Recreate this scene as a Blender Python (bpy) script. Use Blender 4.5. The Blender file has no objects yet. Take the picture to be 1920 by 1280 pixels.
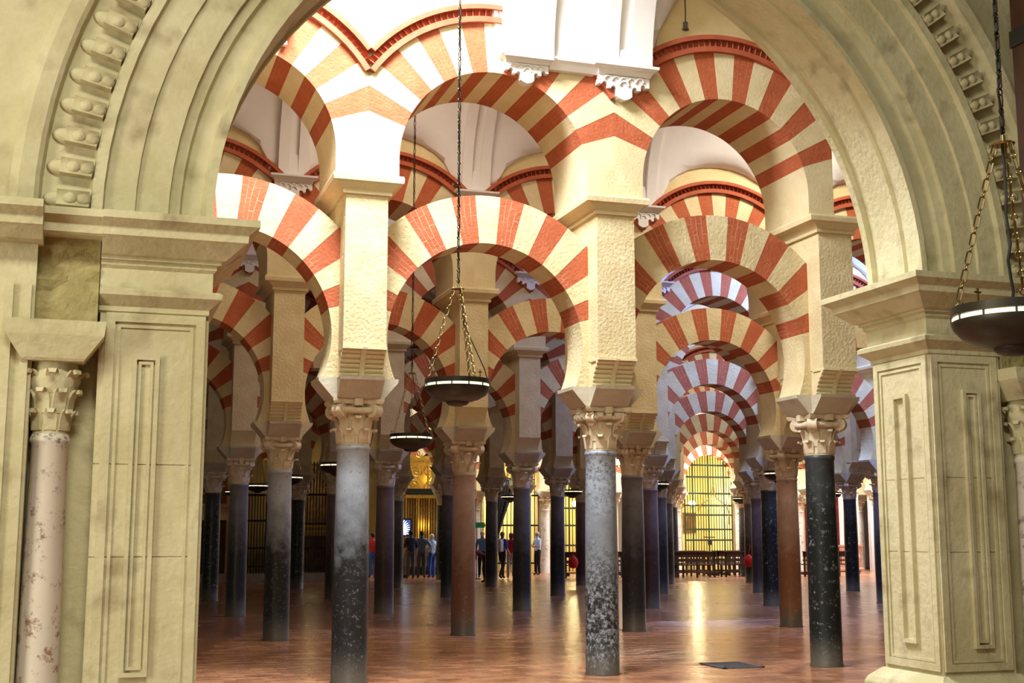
import bpy, math, random
from mathutils import Vector, Matrix
random.seed(7)
PI = math.pi
SC = bpy.context.scene
COL = SC.collection

# ------------------------------------------------------------------ camera
TH = math.radians(18.088)
cam_d = bpy.data.cameras.new('camera')
cam = bpy.data.objects.new('camera', cam_d)
COL.objects.link(cam)
cam.location = (-2.671, -13.828, 1.6)
cam.rotation_euler = (PI / 2 + 0.1503, 0, -TH)
cam_d.sensor_fit = 'HORIZONTAL'
cam_d.sensor_width = 36
cam_d.lens = 36 * 2368.97 / 1920
cam_d.clip_end = 300
SC.camera = cam

# ------------------------------------------------------------------ world, view
W = bpy.data.worlds.new('world')
SC.world = W
W.use_nodes = True
bgn = W.node_tree.nodes['Background']
bgn.inputs[0].default_value = (1.0, 0.82, 0.55, 1)
bgn.inputs[1].default_value = 0.07
vs = SC.view_settings
vs.view_transform = 'Standard'
vs.look = 'None'
vs.exposure = 0.0
vs.gamma = 1
vs.use_curve_mapping = False


def area(name, loc, sx, sy, power, col, rot=(0, 0, 0)):
    d = bpy.data.lights.new(name, 'AREA')
    d.shape = 'RECTANGLE'
    d.size = sx
    d.size_y = sy
    d.energy = power
    d.color = col
    o = bpy.data.objects.new(name, d)
    COL.objects.link(o)
    o.location = loc
    o.rotation_euler = rot
    return o


# vault skylights; the warm left ones and the entrance one are added fill
SKY = [  # x, y, z, size x, size y, watts, colour
    (-0.55, -2.5, 9.2, 2.0, 1.3, 1250, (0.93, 0.96, 1.0)),
    (1.5, 2.9, 9.2, 1.6, 1.3, 75, (1.0, 0.72, 0.42)),  # warm fill added to tint the dim left bays
    (8.5, 2.9, 9.2, 1.6, 1.3, 300, (1.0, 0.88, 0.70)),
    (12.5, 8.76, 9.2, 1.8, 1.5, 950, (0.30, 0.44, 1.0)),
    (3.0, 8.76, 9.2, 1.4, 1.2, 40, (1.0, 0.68, 0.36)),  # added warm fill for the left bays further back
    (14.0, 14.6, 9.2, 1.8, 1.5, 480, (0.30, 0.43, 1.0)),
    (18.0, 20.4, 9.2, 1.8, 1.5, 220, (0.7, 0.8, 1.0)),
    (26.0, 26.3, 9.2, 3.0, 1.8, 2200, (0.95, 0.97, 1.0)),
    (18.8, 32.1, 9.2, 3.2, 1.8, 1500, (0.80, 0.90, 1.0)),
    (-3.0, -12.6, 8.6, 4.0, 1.8, 800, (1.0, 0.96, 0.76)),  # unseen, added overhead to brighten the foreground piers
    (11.6, 32.1, 9.2, 2.0, 1.6, 330, (0.75, 0.86, 1.0)),
    (28.0, 31.6, 9.2, 3.0, 1.8, 1900, (0.95, 0.97, 1.0)),
]
for k, (x, y, z, sx, sy, p, c) in enumerate(SKY):
    area('skylight_and_fill_light', (x, y, z - 0.06), sx, sy, p, c)

# unseen area light added at left to brighten the right jamb and soffit
area('left_fill_light', (-8.9, -10.6, 2.6), 2.6, 4.6, 420, (1.0, 0.95, 0.78), (0, -PI / 2, 0)).rotation_euler = (PI / 2, 0, -PI / 2 + 0.25)

# ------------------------------------------------------------------ materials
MATS = {}


def mat(name, base, rough=0.8, var=None, scale=4.0, bump=0.0, bscale=30.0, metal=0.0, spec=0.3,
        spots=None, spot_scale=20, spot_lo=0.55, spot_hi=0.7, emit=None, estr=0.0, detail=6, coat=0.0):
    m = bpy.data.materials.new(name)
    m.use_nodes = True
    nt = m.node_tree
    N = nt.nodes
    L = nt.links
    b = N['Principled BSDF']
    b.inputs['Roughness'].default_value = rough
    b.inputs['Metallic'].default_value = metal
    b.inputs['Specular IOR Level'].default_value = spec
    b.inputs['Coat Weight'].default_value = coat
    b.inputs['Base Color'].default_value = (*base, 1)
    tc = N.new('ShaderNodeTexCoord')
    out = None
    if var:
        n = N.new('ShaderNodeTexNoise')
        n.inputs['Scale'].default_value = scale
        n.inputs['Detail'].default_value = detail
        n.inputs['Roughness'].default_value = 0.65
        L.new(tc.outputs['Object'], n.inputs['Vector'])
        r = N.new('ShaderNodeValToRGB')
        r.color_ramp.elements[0].position = 0.36
        r.color_ramp.elements[1].position = 0.66
        r.color_ramp.elements[0].color = (*var, 1)
        r.color_ramp.elements[1].color = (*base, 1)
        L.new(n.outputs['Fac'], r.inputs['Fac'])
        out = r.outputs['Color']
    if spots:
        n2 = N.new('ShaderNodeTexNoise')
        n2.inputs['Scale'].default_value = spot_scale
        n2.inputs['Detail'].default_value = 5
        L.new(tc.outputs['Object'], n2.inputs['Vector'])
        r2 = N.new('ShaderNodeValToRGB')
        r2.color_ramp.elements[0].position = spot_lo
        r2.color_ramp.elements[1].position = spot_hi
        r2.color_ramp.elements[0].color = (0, 0, 0, 1)
        r2.color_ramp.elements[1].color = (1, 1, 1, 1)
        L.new(n2.outputs['Fac'], r2.inputs['Fac'])
        mx = N.new('ShaderNodeMix')
        mx.data_type = 'RGBA'
        L.new(r2.outputs['Color'], mx.inputs['Factor'])
        if out:
            L.new(out, mx.inputs['A'])
        else:
            mx.inputs['A'].default_value = (*base, 1)
        mx.inputs['B'].default_value = (*spots, 1)
        out = mx.outputs['Result']
    if out:
        L.new(out, b.inputs['Base Color'])
    if bump:
        n3 = N.new('ShaderNodeTexNoise')
        n3.inputs['Scale'].default_value = bscale
        n3.inputs['Detail'].default_value = 5
        L.new(tc.outputs['Object'], n3.inputs['Vector'])
        bp = N.new('ShaderNodeBump')
        bp.inputs['Strength'].default_value = bump
        bp.inputs['Distance'].default_value = 0.02
        L.new(n3.outputs['Fac'], bp.inputs['Height'])
        L.new(bp.outputs['Normal'], b.inputs['Normal'])
    if emit:
        b.inputs['Emission Color'].default_value = (*emit, 1)
        b.inputs['Emission Strength'].default_value = estr
    MATS[name] = m
    return m


def red_brick_mat(name, base, dark, mortar, msize):
    """red voussoir: thin brick courses running along the radius (UV: u along arc, v along radius)"""
    m = mat(name, base, 0.85, dark, 5, 0.5, 28)
    nt = m.node_tree
    N, L = nt.nodes, nt.links
    b = N['Principled BSDF']
    src = b.inputs['Base Color'].links[0].from_socket
    tc = N.new('ShaderNodeTexCoord')
    sp = N.new('ShaderNodeSeparateXYZ')
    L.new(tc.outputs['UV'], sp.inputs[0])
    cb = N.new('ShaderNodeCombineXYZ')
    L.new(sp.outputs[1], cb.inputs[0])
    L.new(sp.outputs[0], cb.inputs[1])
    br = N.new('ShaderNodeTexBrick')
    br.inputs['Scale'].default_value = 1
    br.inputs['Mortar Size'].default_value = msize
    br.inputs['Mortar Smooth'].default_value = 0.3
    br.inputs['Brick Width'].default_value = 0.27
    br.inputs['Row Height'].default_value = 0.062
    L.new(cb.outputs[0], br.inputs['Vector'])
    nz = N.new('ShaderNodeTexNoise')
    nz.inputs['Scale'].default_value = 2.3
    L.new(tc.outputs['Object'], nz.inputs['Vector'])
    rp = N.new('ShaderNodeValToRGB')
    rp.color_ramp.elements[0].position = 0.42
    rp.color_ramp.elements[1].position = 0.55
    L.new(nz.outputs['Fac'], rp.inputs['Fac'])
    mu = N.new('ShaderNodeMath')
    mu.operation = 'MULTIPLY'
    L.new(br.outputs['Fac'], mu.inputs[0])
    L.new(rp.outputs['Color'], mu.inputs[1])
    mx = N.new('ShaderNodeMix')
    mx.data_type = 'RGBA'
    L.new(mu.outputs[0], mx.inputs['Factor'])
    L.new(src, mx.inputs['A'])
    mx.inputs['B'].default_value = (*mortar, 1)
    L.new(mx.outputs['Result'], b.inputs['Base Color'])
    return m


red_brick_mat('red_lower', (0.48, 0.134, 0.058), (0.40, 0.100, 0.040), (0.74, 0.48, 0.34), 0.0018)
red_brick_mat('red_upper', (0.47, 0.128, 0.054), (0.40, 0.098, 0.038), (0.64, 0.27, 0.17), 0.001)
mat('red_mould', (0.45, 0.115, 0.055), 0.8, (0.38, 0.085, 0.038), 4, 0.15, 40)
mat('cream', (0.74, 0.64, 0.39), 0.9, (0.63, 0.51, 0.28), 3.0, 0.6, 26, spots=(0.45, 0.36, 0.20), spot_scale=22, spot_lo=0.66, spot_hi=0.76)
mat('cream_smooth', (0.74, 0.64, 0.40), 0.9, (0.64, 0.53, 0.30), 2.2, 0.3, 30, spots=(0.5, 0.42, 0.26), spot_scale=9, spot_lo=0.66, spot_hi=0.85)
mat('wall_ochre', (0.72, 0.60, 0.34), 0.9, (0.60, 0.48, 0.24), 1.6, 0.25, 25)
mat('white_plaster', (0.80, 0.78, 0.76), 0.85, (0.74, 0.71, 0.68), 1.2, 0.05, 20)
mat('fore_stone', (0.63, 0.585, 0.385), 0.85, (0.48, 0.43, 0.245), 2.0, 0.4, 24, spots=(0.25, 0.19, 0.09), spot_scale=4, spot_lo=0.55, spot_hi=0.80, detail=9)
mat('fore_rough', (0.40, 0.34, 0.16), 0.95, (0.28, 0.23, 0.09), 7, 1.0, 18)
mat('capital_stone', (0.74, 0.66, 0.50), 0.75, (0.58, 0.46, 0.29), 9, 0.25, 40)
mat('impost_stone', (0.58, 0.53, 0.42), 0.85, (0.46, 0.41, 0.31), 5, 0.25, 30)
mat('iron', (0.028, 0.026, 0.024), 0.45, spec=0.5, metal=0.6)
mat('chain_iron', (0.05, 0.042, 0.03), 0.4, metal=0.8)
mat('brass', (0.38, 0.29, 0.12), 0.32, metal=1.0)
mat('bronze_dark', (0.035, 0.035, 0.033), 0.42, (0.06, 0.052, 0.035), 6, metal=0.7)
mat('lamp_glow', (0.9, 0.8, 0.5), 0.4, emit=(1.0, 0.86, 0.55), estr=1.5)
mat('green_iron', (0.035, 0.055, 0.03), 0.5, metal=0.3)
mat('dark_wood', (0.055, 0.022, 0.011), 0.45, (0.03, 0.012, 0.007), 8, 0.1, 30)
mat('post_wood', (0.06, 0.024, 0.01), 0.5, (0.03, 0.011, 0.005), 3, 0.1, 20)
mat('gold', (0.72, 0.46, 0.08), 0.35, (0.45, 0.26, 0.04), 14, 0.3, 40, metal=0.75)
mat('red_cloth', (0.55, 0.02, 0.02), 0.8)
mat('red_gate', (0.30, 0.015, 0.025), 0.5)
mat('green_sign', (0.01, 0.10, 0.035), 0.5, emit=(0.01, 0.16, 0.05), estr=0.35)
mat('pink_marble', (0.62, 0.34, 0.25), 0.4, (0.50, 0.22, 0.14), 9)
mat('chapel_yellow', (0.84, 0.76, 0.48), 0.9, (0.80, 0.68, 0.36), 2)
mat('painting_dark', (0.06, 0.04, 0.025), 0.5, (0.22, 0.13, 0.06), 3)
mat('step_stone', (0.32, 0.27, 0.23), 0.6, (0.24, 0.19, 0.16), 4)
mat('grate_metal', (0.16, 0.16, 0.17), 0.5, (0.09, 0.09, 0.10), 20, metal=0.4)
mat('bulb', (1, 0.9, 0.6), 0.5, emit=(1.0, 0.80, 0.36), estr=160)
mat('skylight_glass', (0.9, 0.95, 1), 0.4, emit=(0.92, 0.96, 1.0), estr=6)
mat('black_plastic', (0.012, 0.012, 0.014), 0.4)
mat('cable', (0.02, 0.02, 0.02), 0.6)


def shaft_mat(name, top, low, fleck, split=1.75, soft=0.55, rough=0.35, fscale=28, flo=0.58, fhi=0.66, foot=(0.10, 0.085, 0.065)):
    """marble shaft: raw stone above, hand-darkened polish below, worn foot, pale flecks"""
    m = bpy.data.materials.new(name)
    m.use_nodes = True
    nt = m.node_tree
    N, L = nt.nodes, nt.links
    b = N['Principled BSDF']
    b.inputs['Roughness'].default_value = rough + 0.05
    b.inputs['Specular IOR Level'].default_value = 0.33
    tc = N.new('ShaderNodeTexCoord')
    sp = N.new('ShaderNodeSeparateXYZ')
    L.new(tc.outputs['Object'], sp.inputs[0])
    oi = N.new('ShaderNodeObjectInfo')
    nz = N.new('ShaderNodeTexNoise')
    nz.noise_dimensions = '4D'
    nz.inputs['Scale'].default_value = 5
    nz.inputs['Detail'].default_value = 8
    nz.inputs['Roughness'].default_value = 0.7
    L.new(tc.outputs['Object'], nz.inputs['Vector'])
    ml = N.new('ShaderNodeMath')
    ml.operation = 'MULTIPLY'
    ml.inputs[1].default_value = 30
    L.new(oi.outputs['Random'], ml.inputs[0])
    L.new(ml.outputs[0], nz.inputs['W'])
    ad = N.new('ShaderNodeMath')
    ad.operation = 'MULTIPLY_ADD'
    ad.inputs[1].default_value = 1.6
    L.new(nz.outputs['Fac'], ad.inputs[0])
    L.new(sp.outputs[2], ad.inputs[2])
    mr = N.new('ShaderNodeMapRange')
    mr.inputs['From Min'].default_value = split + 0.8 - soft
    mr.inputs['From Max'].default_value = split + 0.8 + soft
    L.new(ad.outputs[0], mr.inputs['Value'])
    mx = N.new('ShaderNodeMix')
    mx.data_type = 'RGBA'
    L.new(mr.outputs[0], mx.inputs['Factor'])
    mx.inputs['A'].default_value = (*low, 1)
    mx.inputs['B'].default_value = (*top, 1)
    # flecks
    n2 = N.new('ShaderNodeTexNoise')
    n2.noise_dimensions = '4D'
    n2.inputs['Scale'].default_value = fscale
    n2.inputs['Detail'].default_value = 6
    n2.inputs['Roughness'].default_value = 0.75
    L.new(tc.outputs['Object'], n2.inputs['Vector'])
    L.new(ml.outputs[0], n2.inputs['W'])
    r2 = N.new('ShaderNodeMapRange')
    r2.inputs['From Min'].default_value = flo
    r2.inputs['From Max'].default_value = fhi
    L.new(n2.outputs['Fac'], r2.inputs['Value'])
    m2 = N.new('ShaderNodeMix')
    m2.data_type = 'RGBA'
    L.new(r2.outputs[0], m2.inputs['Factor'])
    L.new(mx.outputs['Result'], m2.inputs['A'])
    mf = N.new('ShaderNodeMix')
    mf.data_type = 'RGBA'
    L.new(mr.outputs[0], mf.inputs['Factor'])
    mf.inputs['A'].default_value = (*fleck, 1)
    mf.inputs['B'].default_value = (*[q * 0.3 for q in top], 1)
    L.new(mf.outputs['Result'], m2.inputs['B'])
    # worn foot
    a3 = N.new('ShaderNodeMath')
    a3.operation = 'MULTIPLY_ADD'
    a3.inputs[1].default_value = 0.7
    L.new(n2.outputs['Fac'], a3.inputs[0])
    L.new(sp.outputs[2], a3.inputs[2])
    r3 = N.new('ShaderNodeMapRange')
    r3.inputs['From Min'].default_value = 0.72
    r3.inputs['From Max'].default_value = 0.42
    L.new(a3.outputs[0], r3.inputs['Value'])
    m3 = N.new('ShaderNodeMix')
    m3.data_type = 'RGBA'
    L.new(r3.outputs[0], m3.inputs['Factor'])
    L.new(m2.outputs['Result'], m3.inputs['A'])
    m3.inputs['B'].default_value = (*foot, 1)
    L.new(m3.outputs['Result'], b.inputs['Base Color'])
    bp = N.new('ShaderNodeBump')
    bp.inputs['Strength'].default_value = 0.12
    bp.inputs['Distance'].default_value = 0.01
    L.new(n2.outputs['Fac'], bp.inputs['Height'])
    L.new(bp.outputs['Normal'], b.inputs['Normal'])
    MATS[name] = m
    return m


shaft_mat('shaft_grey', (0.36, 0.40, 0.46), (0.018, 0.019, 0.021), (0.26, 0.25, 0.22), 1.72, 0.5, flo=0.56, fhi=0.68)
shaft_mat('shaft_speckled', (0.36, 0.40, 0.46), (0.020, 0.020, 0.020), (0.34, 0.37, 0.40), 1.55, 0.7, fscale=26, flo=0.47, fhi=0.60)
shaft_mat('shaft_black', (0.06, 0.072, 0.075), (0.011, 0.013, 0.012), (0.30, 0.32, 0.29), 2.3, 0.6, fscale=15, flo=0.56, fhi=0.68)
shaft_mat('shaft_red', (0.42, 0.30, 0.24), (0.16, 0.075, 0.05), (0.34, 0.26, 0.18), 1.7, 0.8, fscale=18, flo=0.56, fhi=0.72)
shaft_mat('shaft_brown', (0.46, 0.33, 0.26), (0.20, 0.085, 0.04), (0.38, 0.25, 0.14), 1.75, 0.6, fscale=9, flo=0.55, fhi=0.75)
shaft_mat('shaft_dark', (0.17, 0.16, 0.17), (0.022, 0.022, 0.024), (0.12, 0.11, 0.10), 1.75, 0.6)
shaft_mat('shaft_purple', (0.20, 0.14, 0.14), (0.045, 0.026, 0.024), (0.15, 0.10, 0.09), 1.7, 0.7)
shaft_mat('shaft_marble', (0.68, 0.62, 0.53), (0.62, 0.55, 0.46), (0.30, 0.14, 0.10), 1.4, 0.6, fscale=9, flo=0.54, fhi=0.62, foot=(0.5, 0.42, 0.33), rough=0.5)


def floor_mat():
    m = bpy.data.materials.new('floor_brick')
    m.use_nodes = True
    nt = m.node_tree
    N, L = nt.nodes, nt.links
    b = N['Principled BSDF']
    b.inputs['Specular IOR Level'].default_value = 0.5
    tc = N.new('ShaderNodeTexCoord')
    br = N.new('ShaderNodeTexBrick')
    br.inputs['Scale'].default_value = 1
    br.inputs['Brick Width'].default_value = 0.28
    br.inputs['Row Height'].default_value = 0.14
    br.inputs['Mortar Size'].default_value = 0.004
    br.inputs['Color1'].default_value = (0.28, 0.112, 0.052, 1)
    br.inputs['Color2'].default_value = (0.22, 0.088, 0.043, 1)
    br.inputs['Mortar'].default_value = (0.13, 0.065, 0.04, 1)
    L.new(tc.outputs['Object'], br.inputs['Vector'])
    nz = N.new('ShaderNodeTexNoise')
    nz.inputs['Scale'].default_value = 1.3
    nz.inputs['Detail'].default_value = 7
    L.new(tc.outputs['Object'], nz.inputs['Vector'])
    r = N.new('ShaderNodeMapRange')
    r.inputs['From Min'].default_value = 0.4
    r.inputs['From Max'].default_value = 0.75
    r.inputs['To Max'].default_value = 0.45
    L.new(nz.outputs['Fac'], r.inputs['Value'])
    mx = N.new('ShaderNodeMix')
    mx.data_type = 'RGBA'
    L.new(r.outputs[0], mx.inputs['Factor'])
    L.new(br.outputs['Color'], mx.inputs['A'])
    mx.inputs['B'].default_value = (0.31, 0.165, 0.09, 1)
    L.new(mx.outputs['Result'], b.inputs['Base Color'])
    rr = N.new('ShaderNodeMapRange')
    rr.inputs['To Min'].default_value = 0.16
    rr.inputs['To Max'].default_value = 0.34
    L.new(nz.outputs['Fac'], rr.inputs['Value'])
    L.new(rr.outputs[0], b.inputs['Roughness'])
    n2 = N.new('ShaderNodeTexNoise')
    n2.inputs['Scale'].default_value = 7
    n2.inputs['Detail'].default_value = 3
    L.new(tc.outputs['Object'], n2.inputs['Vector'])
    bp = N.new('ShaderNodeBump')
    bp.inputs['Strength'].default_value = 0.22
    bp.inputs['Distance'].default_value = 0.02
    L.new(n2.outputs['Fac'], bp.inputs['Height'])
    L.new(bp.outputs['Normal'], b.inputs['Normal'])
    MATS['floor_brick'] = m


floor_mat()


def brick_piece_mat():
    m = bpy.data.materials.new('brick_piece')
    m.use_nodes = True
    nt = m.node_tree
    N, L = nt.nodes, nt.links
    b = N['Principled BSDF']
    b.inputs['Specular IOR Level'].default_value = 0.5
    b.inputs['Roughness'].default_value = 0.24
    geo = N.new('ShaderNodeNewGeometry')
    oi = N.new('ShaderNodeObjectInfo')
    nz = N.new('ShaderNodeTexNoise')
    nz.inputs['Scale'].default_value = 2.2
    nz.inputs['Detail'].default_value = 6
    L.new(geo.outputs['Position'], nz.inputs['Vector'])
    ad = N.new('ShaderNodeMath')
    ad.operation = 'ADD'
    L.new(geo.outputs['Random Per Island'], ad.inputs[0])
    L.new(oi.outputs['Random'], ad.inputs[1])
    a2 = N.new('ShaderNodeMath')
    a2.operation = 'MULTIPLY_ADD'
    a2.inputs[1].default_value = 0.30
    L.new(ad.outputs[0], a2.inputs[0])
    L.new(nz.outputs['Fac'], a2.inputs[2])
    r = N.new('ShaderNodeValToRGB')
    r.color_ramp.elements[0].position = 0.45
    r.color_ramp.elements[1].position = 0.95
    r.color_ramp.elements[0].color = (0.18, 0.068, 0.034, 1)
    r.color_ramp.elements[1].color = (0.46, 0.225, 0.12, 1)
    L.new(a2.outputs[0], r.inputs['Fac'])
    L.new(r.outputs['Color'], b.inputs['Base Color'])
    n2 = N.new('ShaderNodeTexNoise')
    n2.inputs['Scale'].default_value = 7
    L.new(geo.outputs['Position'], n2.inputs['Vector'])
    bp = N.new('ShaderNodeBump')
    bp.inputs['Strength'].default_value = 0.22
    bp.inputs['Distance'].default_value = 0.02
    L.new(n2.outputs['Fac'], bp.inputs['Height'])
    L.new(bp.outputs['Normal'], b.inputs['Normal'])
    MATS['brick_piece'] = m


brick_piece_mat()


# ------------------------------------------------------------------ mesh helpers
class MB:
    def __init__(s):
        s.v, s.f, s.uv = [], [], None

    def add(s, vs, fs):
        o = len(s.v)
        s.v += [tuple(p) for p in vs]
        s.f += [tuple(i + o for i in f) for f in fs]
        return s

    def box(s, x0, x1, y0, y1, z0, z1):
        return s.frustum((x0, x1, y0, y1, z0), (x0, x1, y0, y1, z1))

    def frustum(s, a, b):
        (x0, x1, y0, y1, z0), (X0, X1, Y0, Y1, z1) = a, b
        vs = [(x0, y0, z0), (x1, y0, z0), (x1, y1, z0), (x0, y1, z0), (X0, Y0, z1), (X1, Y0, z1), (X1, Y1, z1), (X0, Y1, z1)]
        return s.add(vs, [(3, 2, 1, 0), (4, 5, 6, 7), (0, 1, 5, 4), (1, 2, 6, 5), (2, 3, 7, 6), (3, 0, 4, 7)])

    def rectstack(s, rings):
        """stack of rectangles (x0,x1,y0,y1,z) lofted, capped"""
        vs, fs = [], []
        for (x0, x1, y0, y1, z) in rings:
            vs += [(x0, y0, z), (x1, y0, z), (x1, y1, z), (x0, y1, z)]
        n = len(rings)
        for k in range(n - 1):
            for j in range(4):
                a, b = 4 * k + j, 4 * k + (j + 1) % 4
                fs.append((a, b, b + 4, a + 4))
        fs.append((3, 2, 1, 0))
        t = 4 * (n - 1)
        fs.append((t, t + 1, t + 2, t + 3))
        return s.add(vs, fs)

    def lathe(s, prof, n=24, c=(0, 0, 0), a0=0.0, a1=2 * PI):
        full = abs(a1 - a0 - 2 * PI) < 1e-6
        m = n if full else n + 1
        vs, fs = [], []
        for (r, z) in prof:
            for k in range(m):
                a = a0 + (a1 - a0) * k / n
                vs.append((c[0] + r * math.cos(a), c[1] + r * math.sin(a), c[2] + z))
        for i in range(len(prof) - 1):
            for k in range(n):
                k2 = (k + 1) % m
                fs.append((i * m + k, i * m + k2, (i + 1) * m + k2, (i + 1) * m + k))
        if full:
            fs.append(tuple(range(m - 1, -1, -1)))
            t = (len(prof) - 1) * m
            fs.append(tuple(t + k for k in range(m)))
        return s.add(vs, fs)

    def prism(s, poly, y0, y1):
        """polygon in x,z extruded along y"""
        n = len(poly)
        vs = [(x, y0, z) for x, z in poly] + [(x, y1, z) for x, z in poly]
        fs = [tuple(range(n)), tuple(range(2 * n - 1, n - 1, -1))]
        for k in range(n):
            k2 = (k + 1) % n
            fs.append((k2, k, k + n, k2 + n))
        return s.add(vs, fs)

    def prismx(s, poly, x0, x1):
        """polygon in y,z extruded along x"""
        n = len(poly)
        vs = [(x0, y, z) for y, z in poly] + [(x1, y, z) for y, z in poly]
        fs = [tuple(range(n - 1, -1, -1)), tuple(range(n, 2 * n))]
        for k in range(n):
            k2 = (k + 1) % n
            fs.append((k, k2, k2 + n, k + n))
        return s.add(vs, fs)

    def cyl(s, p, q, r, n=12, r2=None):
        return s.tube([p, q], [r, r if r2 is None else r2], n)

    def tube(s, pts, rad, n=8, closed=False):
        pts = [Vector(p) for p in pts]
        if not isinstance(rad, (list, tuple)):
            rad = [rad] * len(pts)
        m = len(pts)
        vs, fs = [], []
        up = Vector((0.123, 0.456, 0.88)).normalized()
        for i, p in enumerate(pts):
            if closed:
                t = pts[(i + 1) % m] - pts[i - 1]
            else:
                t = pts[min(i + 1, m - 1)] - pts[max(i - 1, 0)]
            t.normalize()
            a = t.cross(up)
            if a.length < 0.05:
                a = t.cross(Vector((1, 0, 0)))
            a.normalize()
            b = t.cross(a)
            for k in range(n):
                w = 2 * PI * k / n
                vs.append(p + (a * math.cos(w) + b * math.sin(w)) * rad[i])
        for i in range(m if closed else m - 1):
            i2 = (i + 1) % m
            for k in range(n):
                k2 = (k + 1) % n
                fs.append((i * n + k, i * n + k2, i2 * n + k2, i2 * n + k))
        if not closed:
            fs.append(tuple(range(n - 1, -1, -1)))
            fs.append(tuple((m - 1) * n + k for k in range(n)))
        return s.add(vs, fs)

    def sphere(s, c, r, n=10, sx=1, sy=1, sz=1):
        prof = [(r * math.sin(PI * (k + 0.02) / (n + 0.04)), -r * math.cos(PI * (k + 0.02) / (n + 0.04))) for k in range(n + 1)]
        o = len(s.v)
        s.lathe(prof, 2 * n)
        for i in range(o, len(s.v)):
            x, y, z = s.v[i]
            s.v[i] = (c[0] + x * sx, c[1] + y * sy, c[2] + z * sz)
        return s

    def xform(s, M, start=0):
        for i in range(start, len(s.v)):
            s.v[i] = tuple(M @ Vector(s.v[i]))
        return s

    def mesh(s, name, m, smooth=None):
        me = bpy.data.meshes.new(name)
        me.from_pydata(s.v, [], s.f)
        if m:
            me.materials.append(MATS[m] if isinstance(m, str) else m)
        if smooth is not None:
            me.polygons.foreach_set('use_smooth', [True] * len(me.polygons))
            me.set_sharp_from_angle(angle=math.radians(smooth))
        me.update()
        return me

    def build(s, name, m, parent=None, smooth=None, loc=None):
        return link(name, s.mesh(name, m, smooth), parent, loc)


def link(name, me, parent=None, loc=None, rot=None, m=None):
    o = bpy.data.objects.new(name, me)
    COL.objects.link(o)
    if parent:
        o.parent = parent
    if loc:
        o.location = loc
    if rot:
        o.rotation_euler = rot
    if m:
        o.material_slots[0].link = 'OBJECT'
        o.material_slots[0].material = MATS[m]
    return o


def tag(o, label, cat, group=None, kind=None):
    if label:
        o['label'] = label
    if cat:
        o['category'] = cat
    if group:
        o['group'] = group
    if kind:
        o['kind'] = kind
    return o


def thing(name, label, cat, loc=(0, 0, 0), rz=0, group=None):
    o = bpy.data.objects.new(name, None)
    o.empty_display_size = 0.1
    COL.objects.link(o)
    o.location = loc
    o.rotation_euler = (0, 0, rz)
    return tag(o, label, cat, group)


def struct(o, label, cat='structure'):
    return tag(o, label, cat, None, 'structure')


ORD = ['first', 'second', 'third', 'fourth', 'fifth', 'sixth', 'seventh', 'eighth', 'ninth', 'tenth', 'eleventh', 'twelfth', 'thirteenth', 'fourteenth']
ROWN = ['front row', 'second row', 'third row', 'fourth row', 'fifth row', 'sixth row', 'back wall row']

SX, SY = 2.94, 5.84          # bay along the arcade, nave width
HB = SX / 2
NROW = 7
COLS = {0: (-1, 2), 1: (-1, 4), 2: (-1, 5), 3: (-1, 7), 4: (0, 8), 5: (0, 10), 6: (1, 11)}

# ------------------------------------------------------------------ floor
fl = MB()
fl.box(-16, 45, -20, 40, -0.2, 0)
struct(fl.build('floor', 'floor_brick'), 'polished terracotta brick floor of the hypostyle hall', 'floor')
FLOOR = bpy.data.objects['floor']
# the nearest bricks as single pieces, the next ones joined
bm_ = MB()
bm_.rectstack([(-0.137, 0.137, -0.067, 0.067, -0.002), (-0.137, 0.137, -0.067, 0.067, 0.003), (-0.134, 0.134, -0.064, 0.064, 0.0055)])
brick_me = bm_.mesh('brick', 'brick_piece')
spots = []
for r in range(-8, 60):
    for c in range(-10, 60):
        x = c * 0.28 + (0.14 if r % 2 else 0)
        y = r * 0.14 - 0.6
        # inside the opening of the great arch as seen from the entrance side
        if not (-2.6 + 0.28 * (y + 1) < x < 6.6 + 0.62 * (y + 1)):
            continue
        if 4.45 < x < 5.1 and 0.0 < y < 0.75:
            continue
        if any((x - SX * i) ** 2 + (y - SY * j) ** 2 < 0.08 for i in range(-1, 6) for j in range(3)):
            continue
        spots.append((y + 0.31 * x, x, y))
spots.sort()
for k, (d, x, y) in enumerate(spots[:300]):
    o = link('brick', brick_me, FLOOR, (x, y, random.uniform(-0.001, 0.001)))
rest = MB()
for d, x, y in spots[300:]:
    o0 = len(rest.v)
    rest.add([v.co[:] for v in brick_me.vertices], [tuple(p.vertices) for p in brick_me.polygons])
    dz = random.uniform(-0.001, 0.001)
    for i in range(o0, len(rest.v)):
        a = rest.v[i]
        rest.v[i] = (a[0] + x, a[1] + y, a[2] + dz)
ro = rest.build('brick_paving', 'brick_piece', FLOOR)
ro['kind'] = 'stuff'

# ------------------------------------------------------------------ column meshes
sh = MB()
sh.lathe([(0.205, 0), (0.205, 0.015), (0.195, 0.03), (0.194, 0.6), (0.190, 1.4), (0.180, 2.2), (0.177, 2.49), (0.184, 2.50), (0.190, 2.515), (0.186, 2.535), (0.178, 2.545), (0.178, 2.55)], 28)
SHAFT = sh.mesh('shaft', 'shaft_grey', 40)


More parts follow.
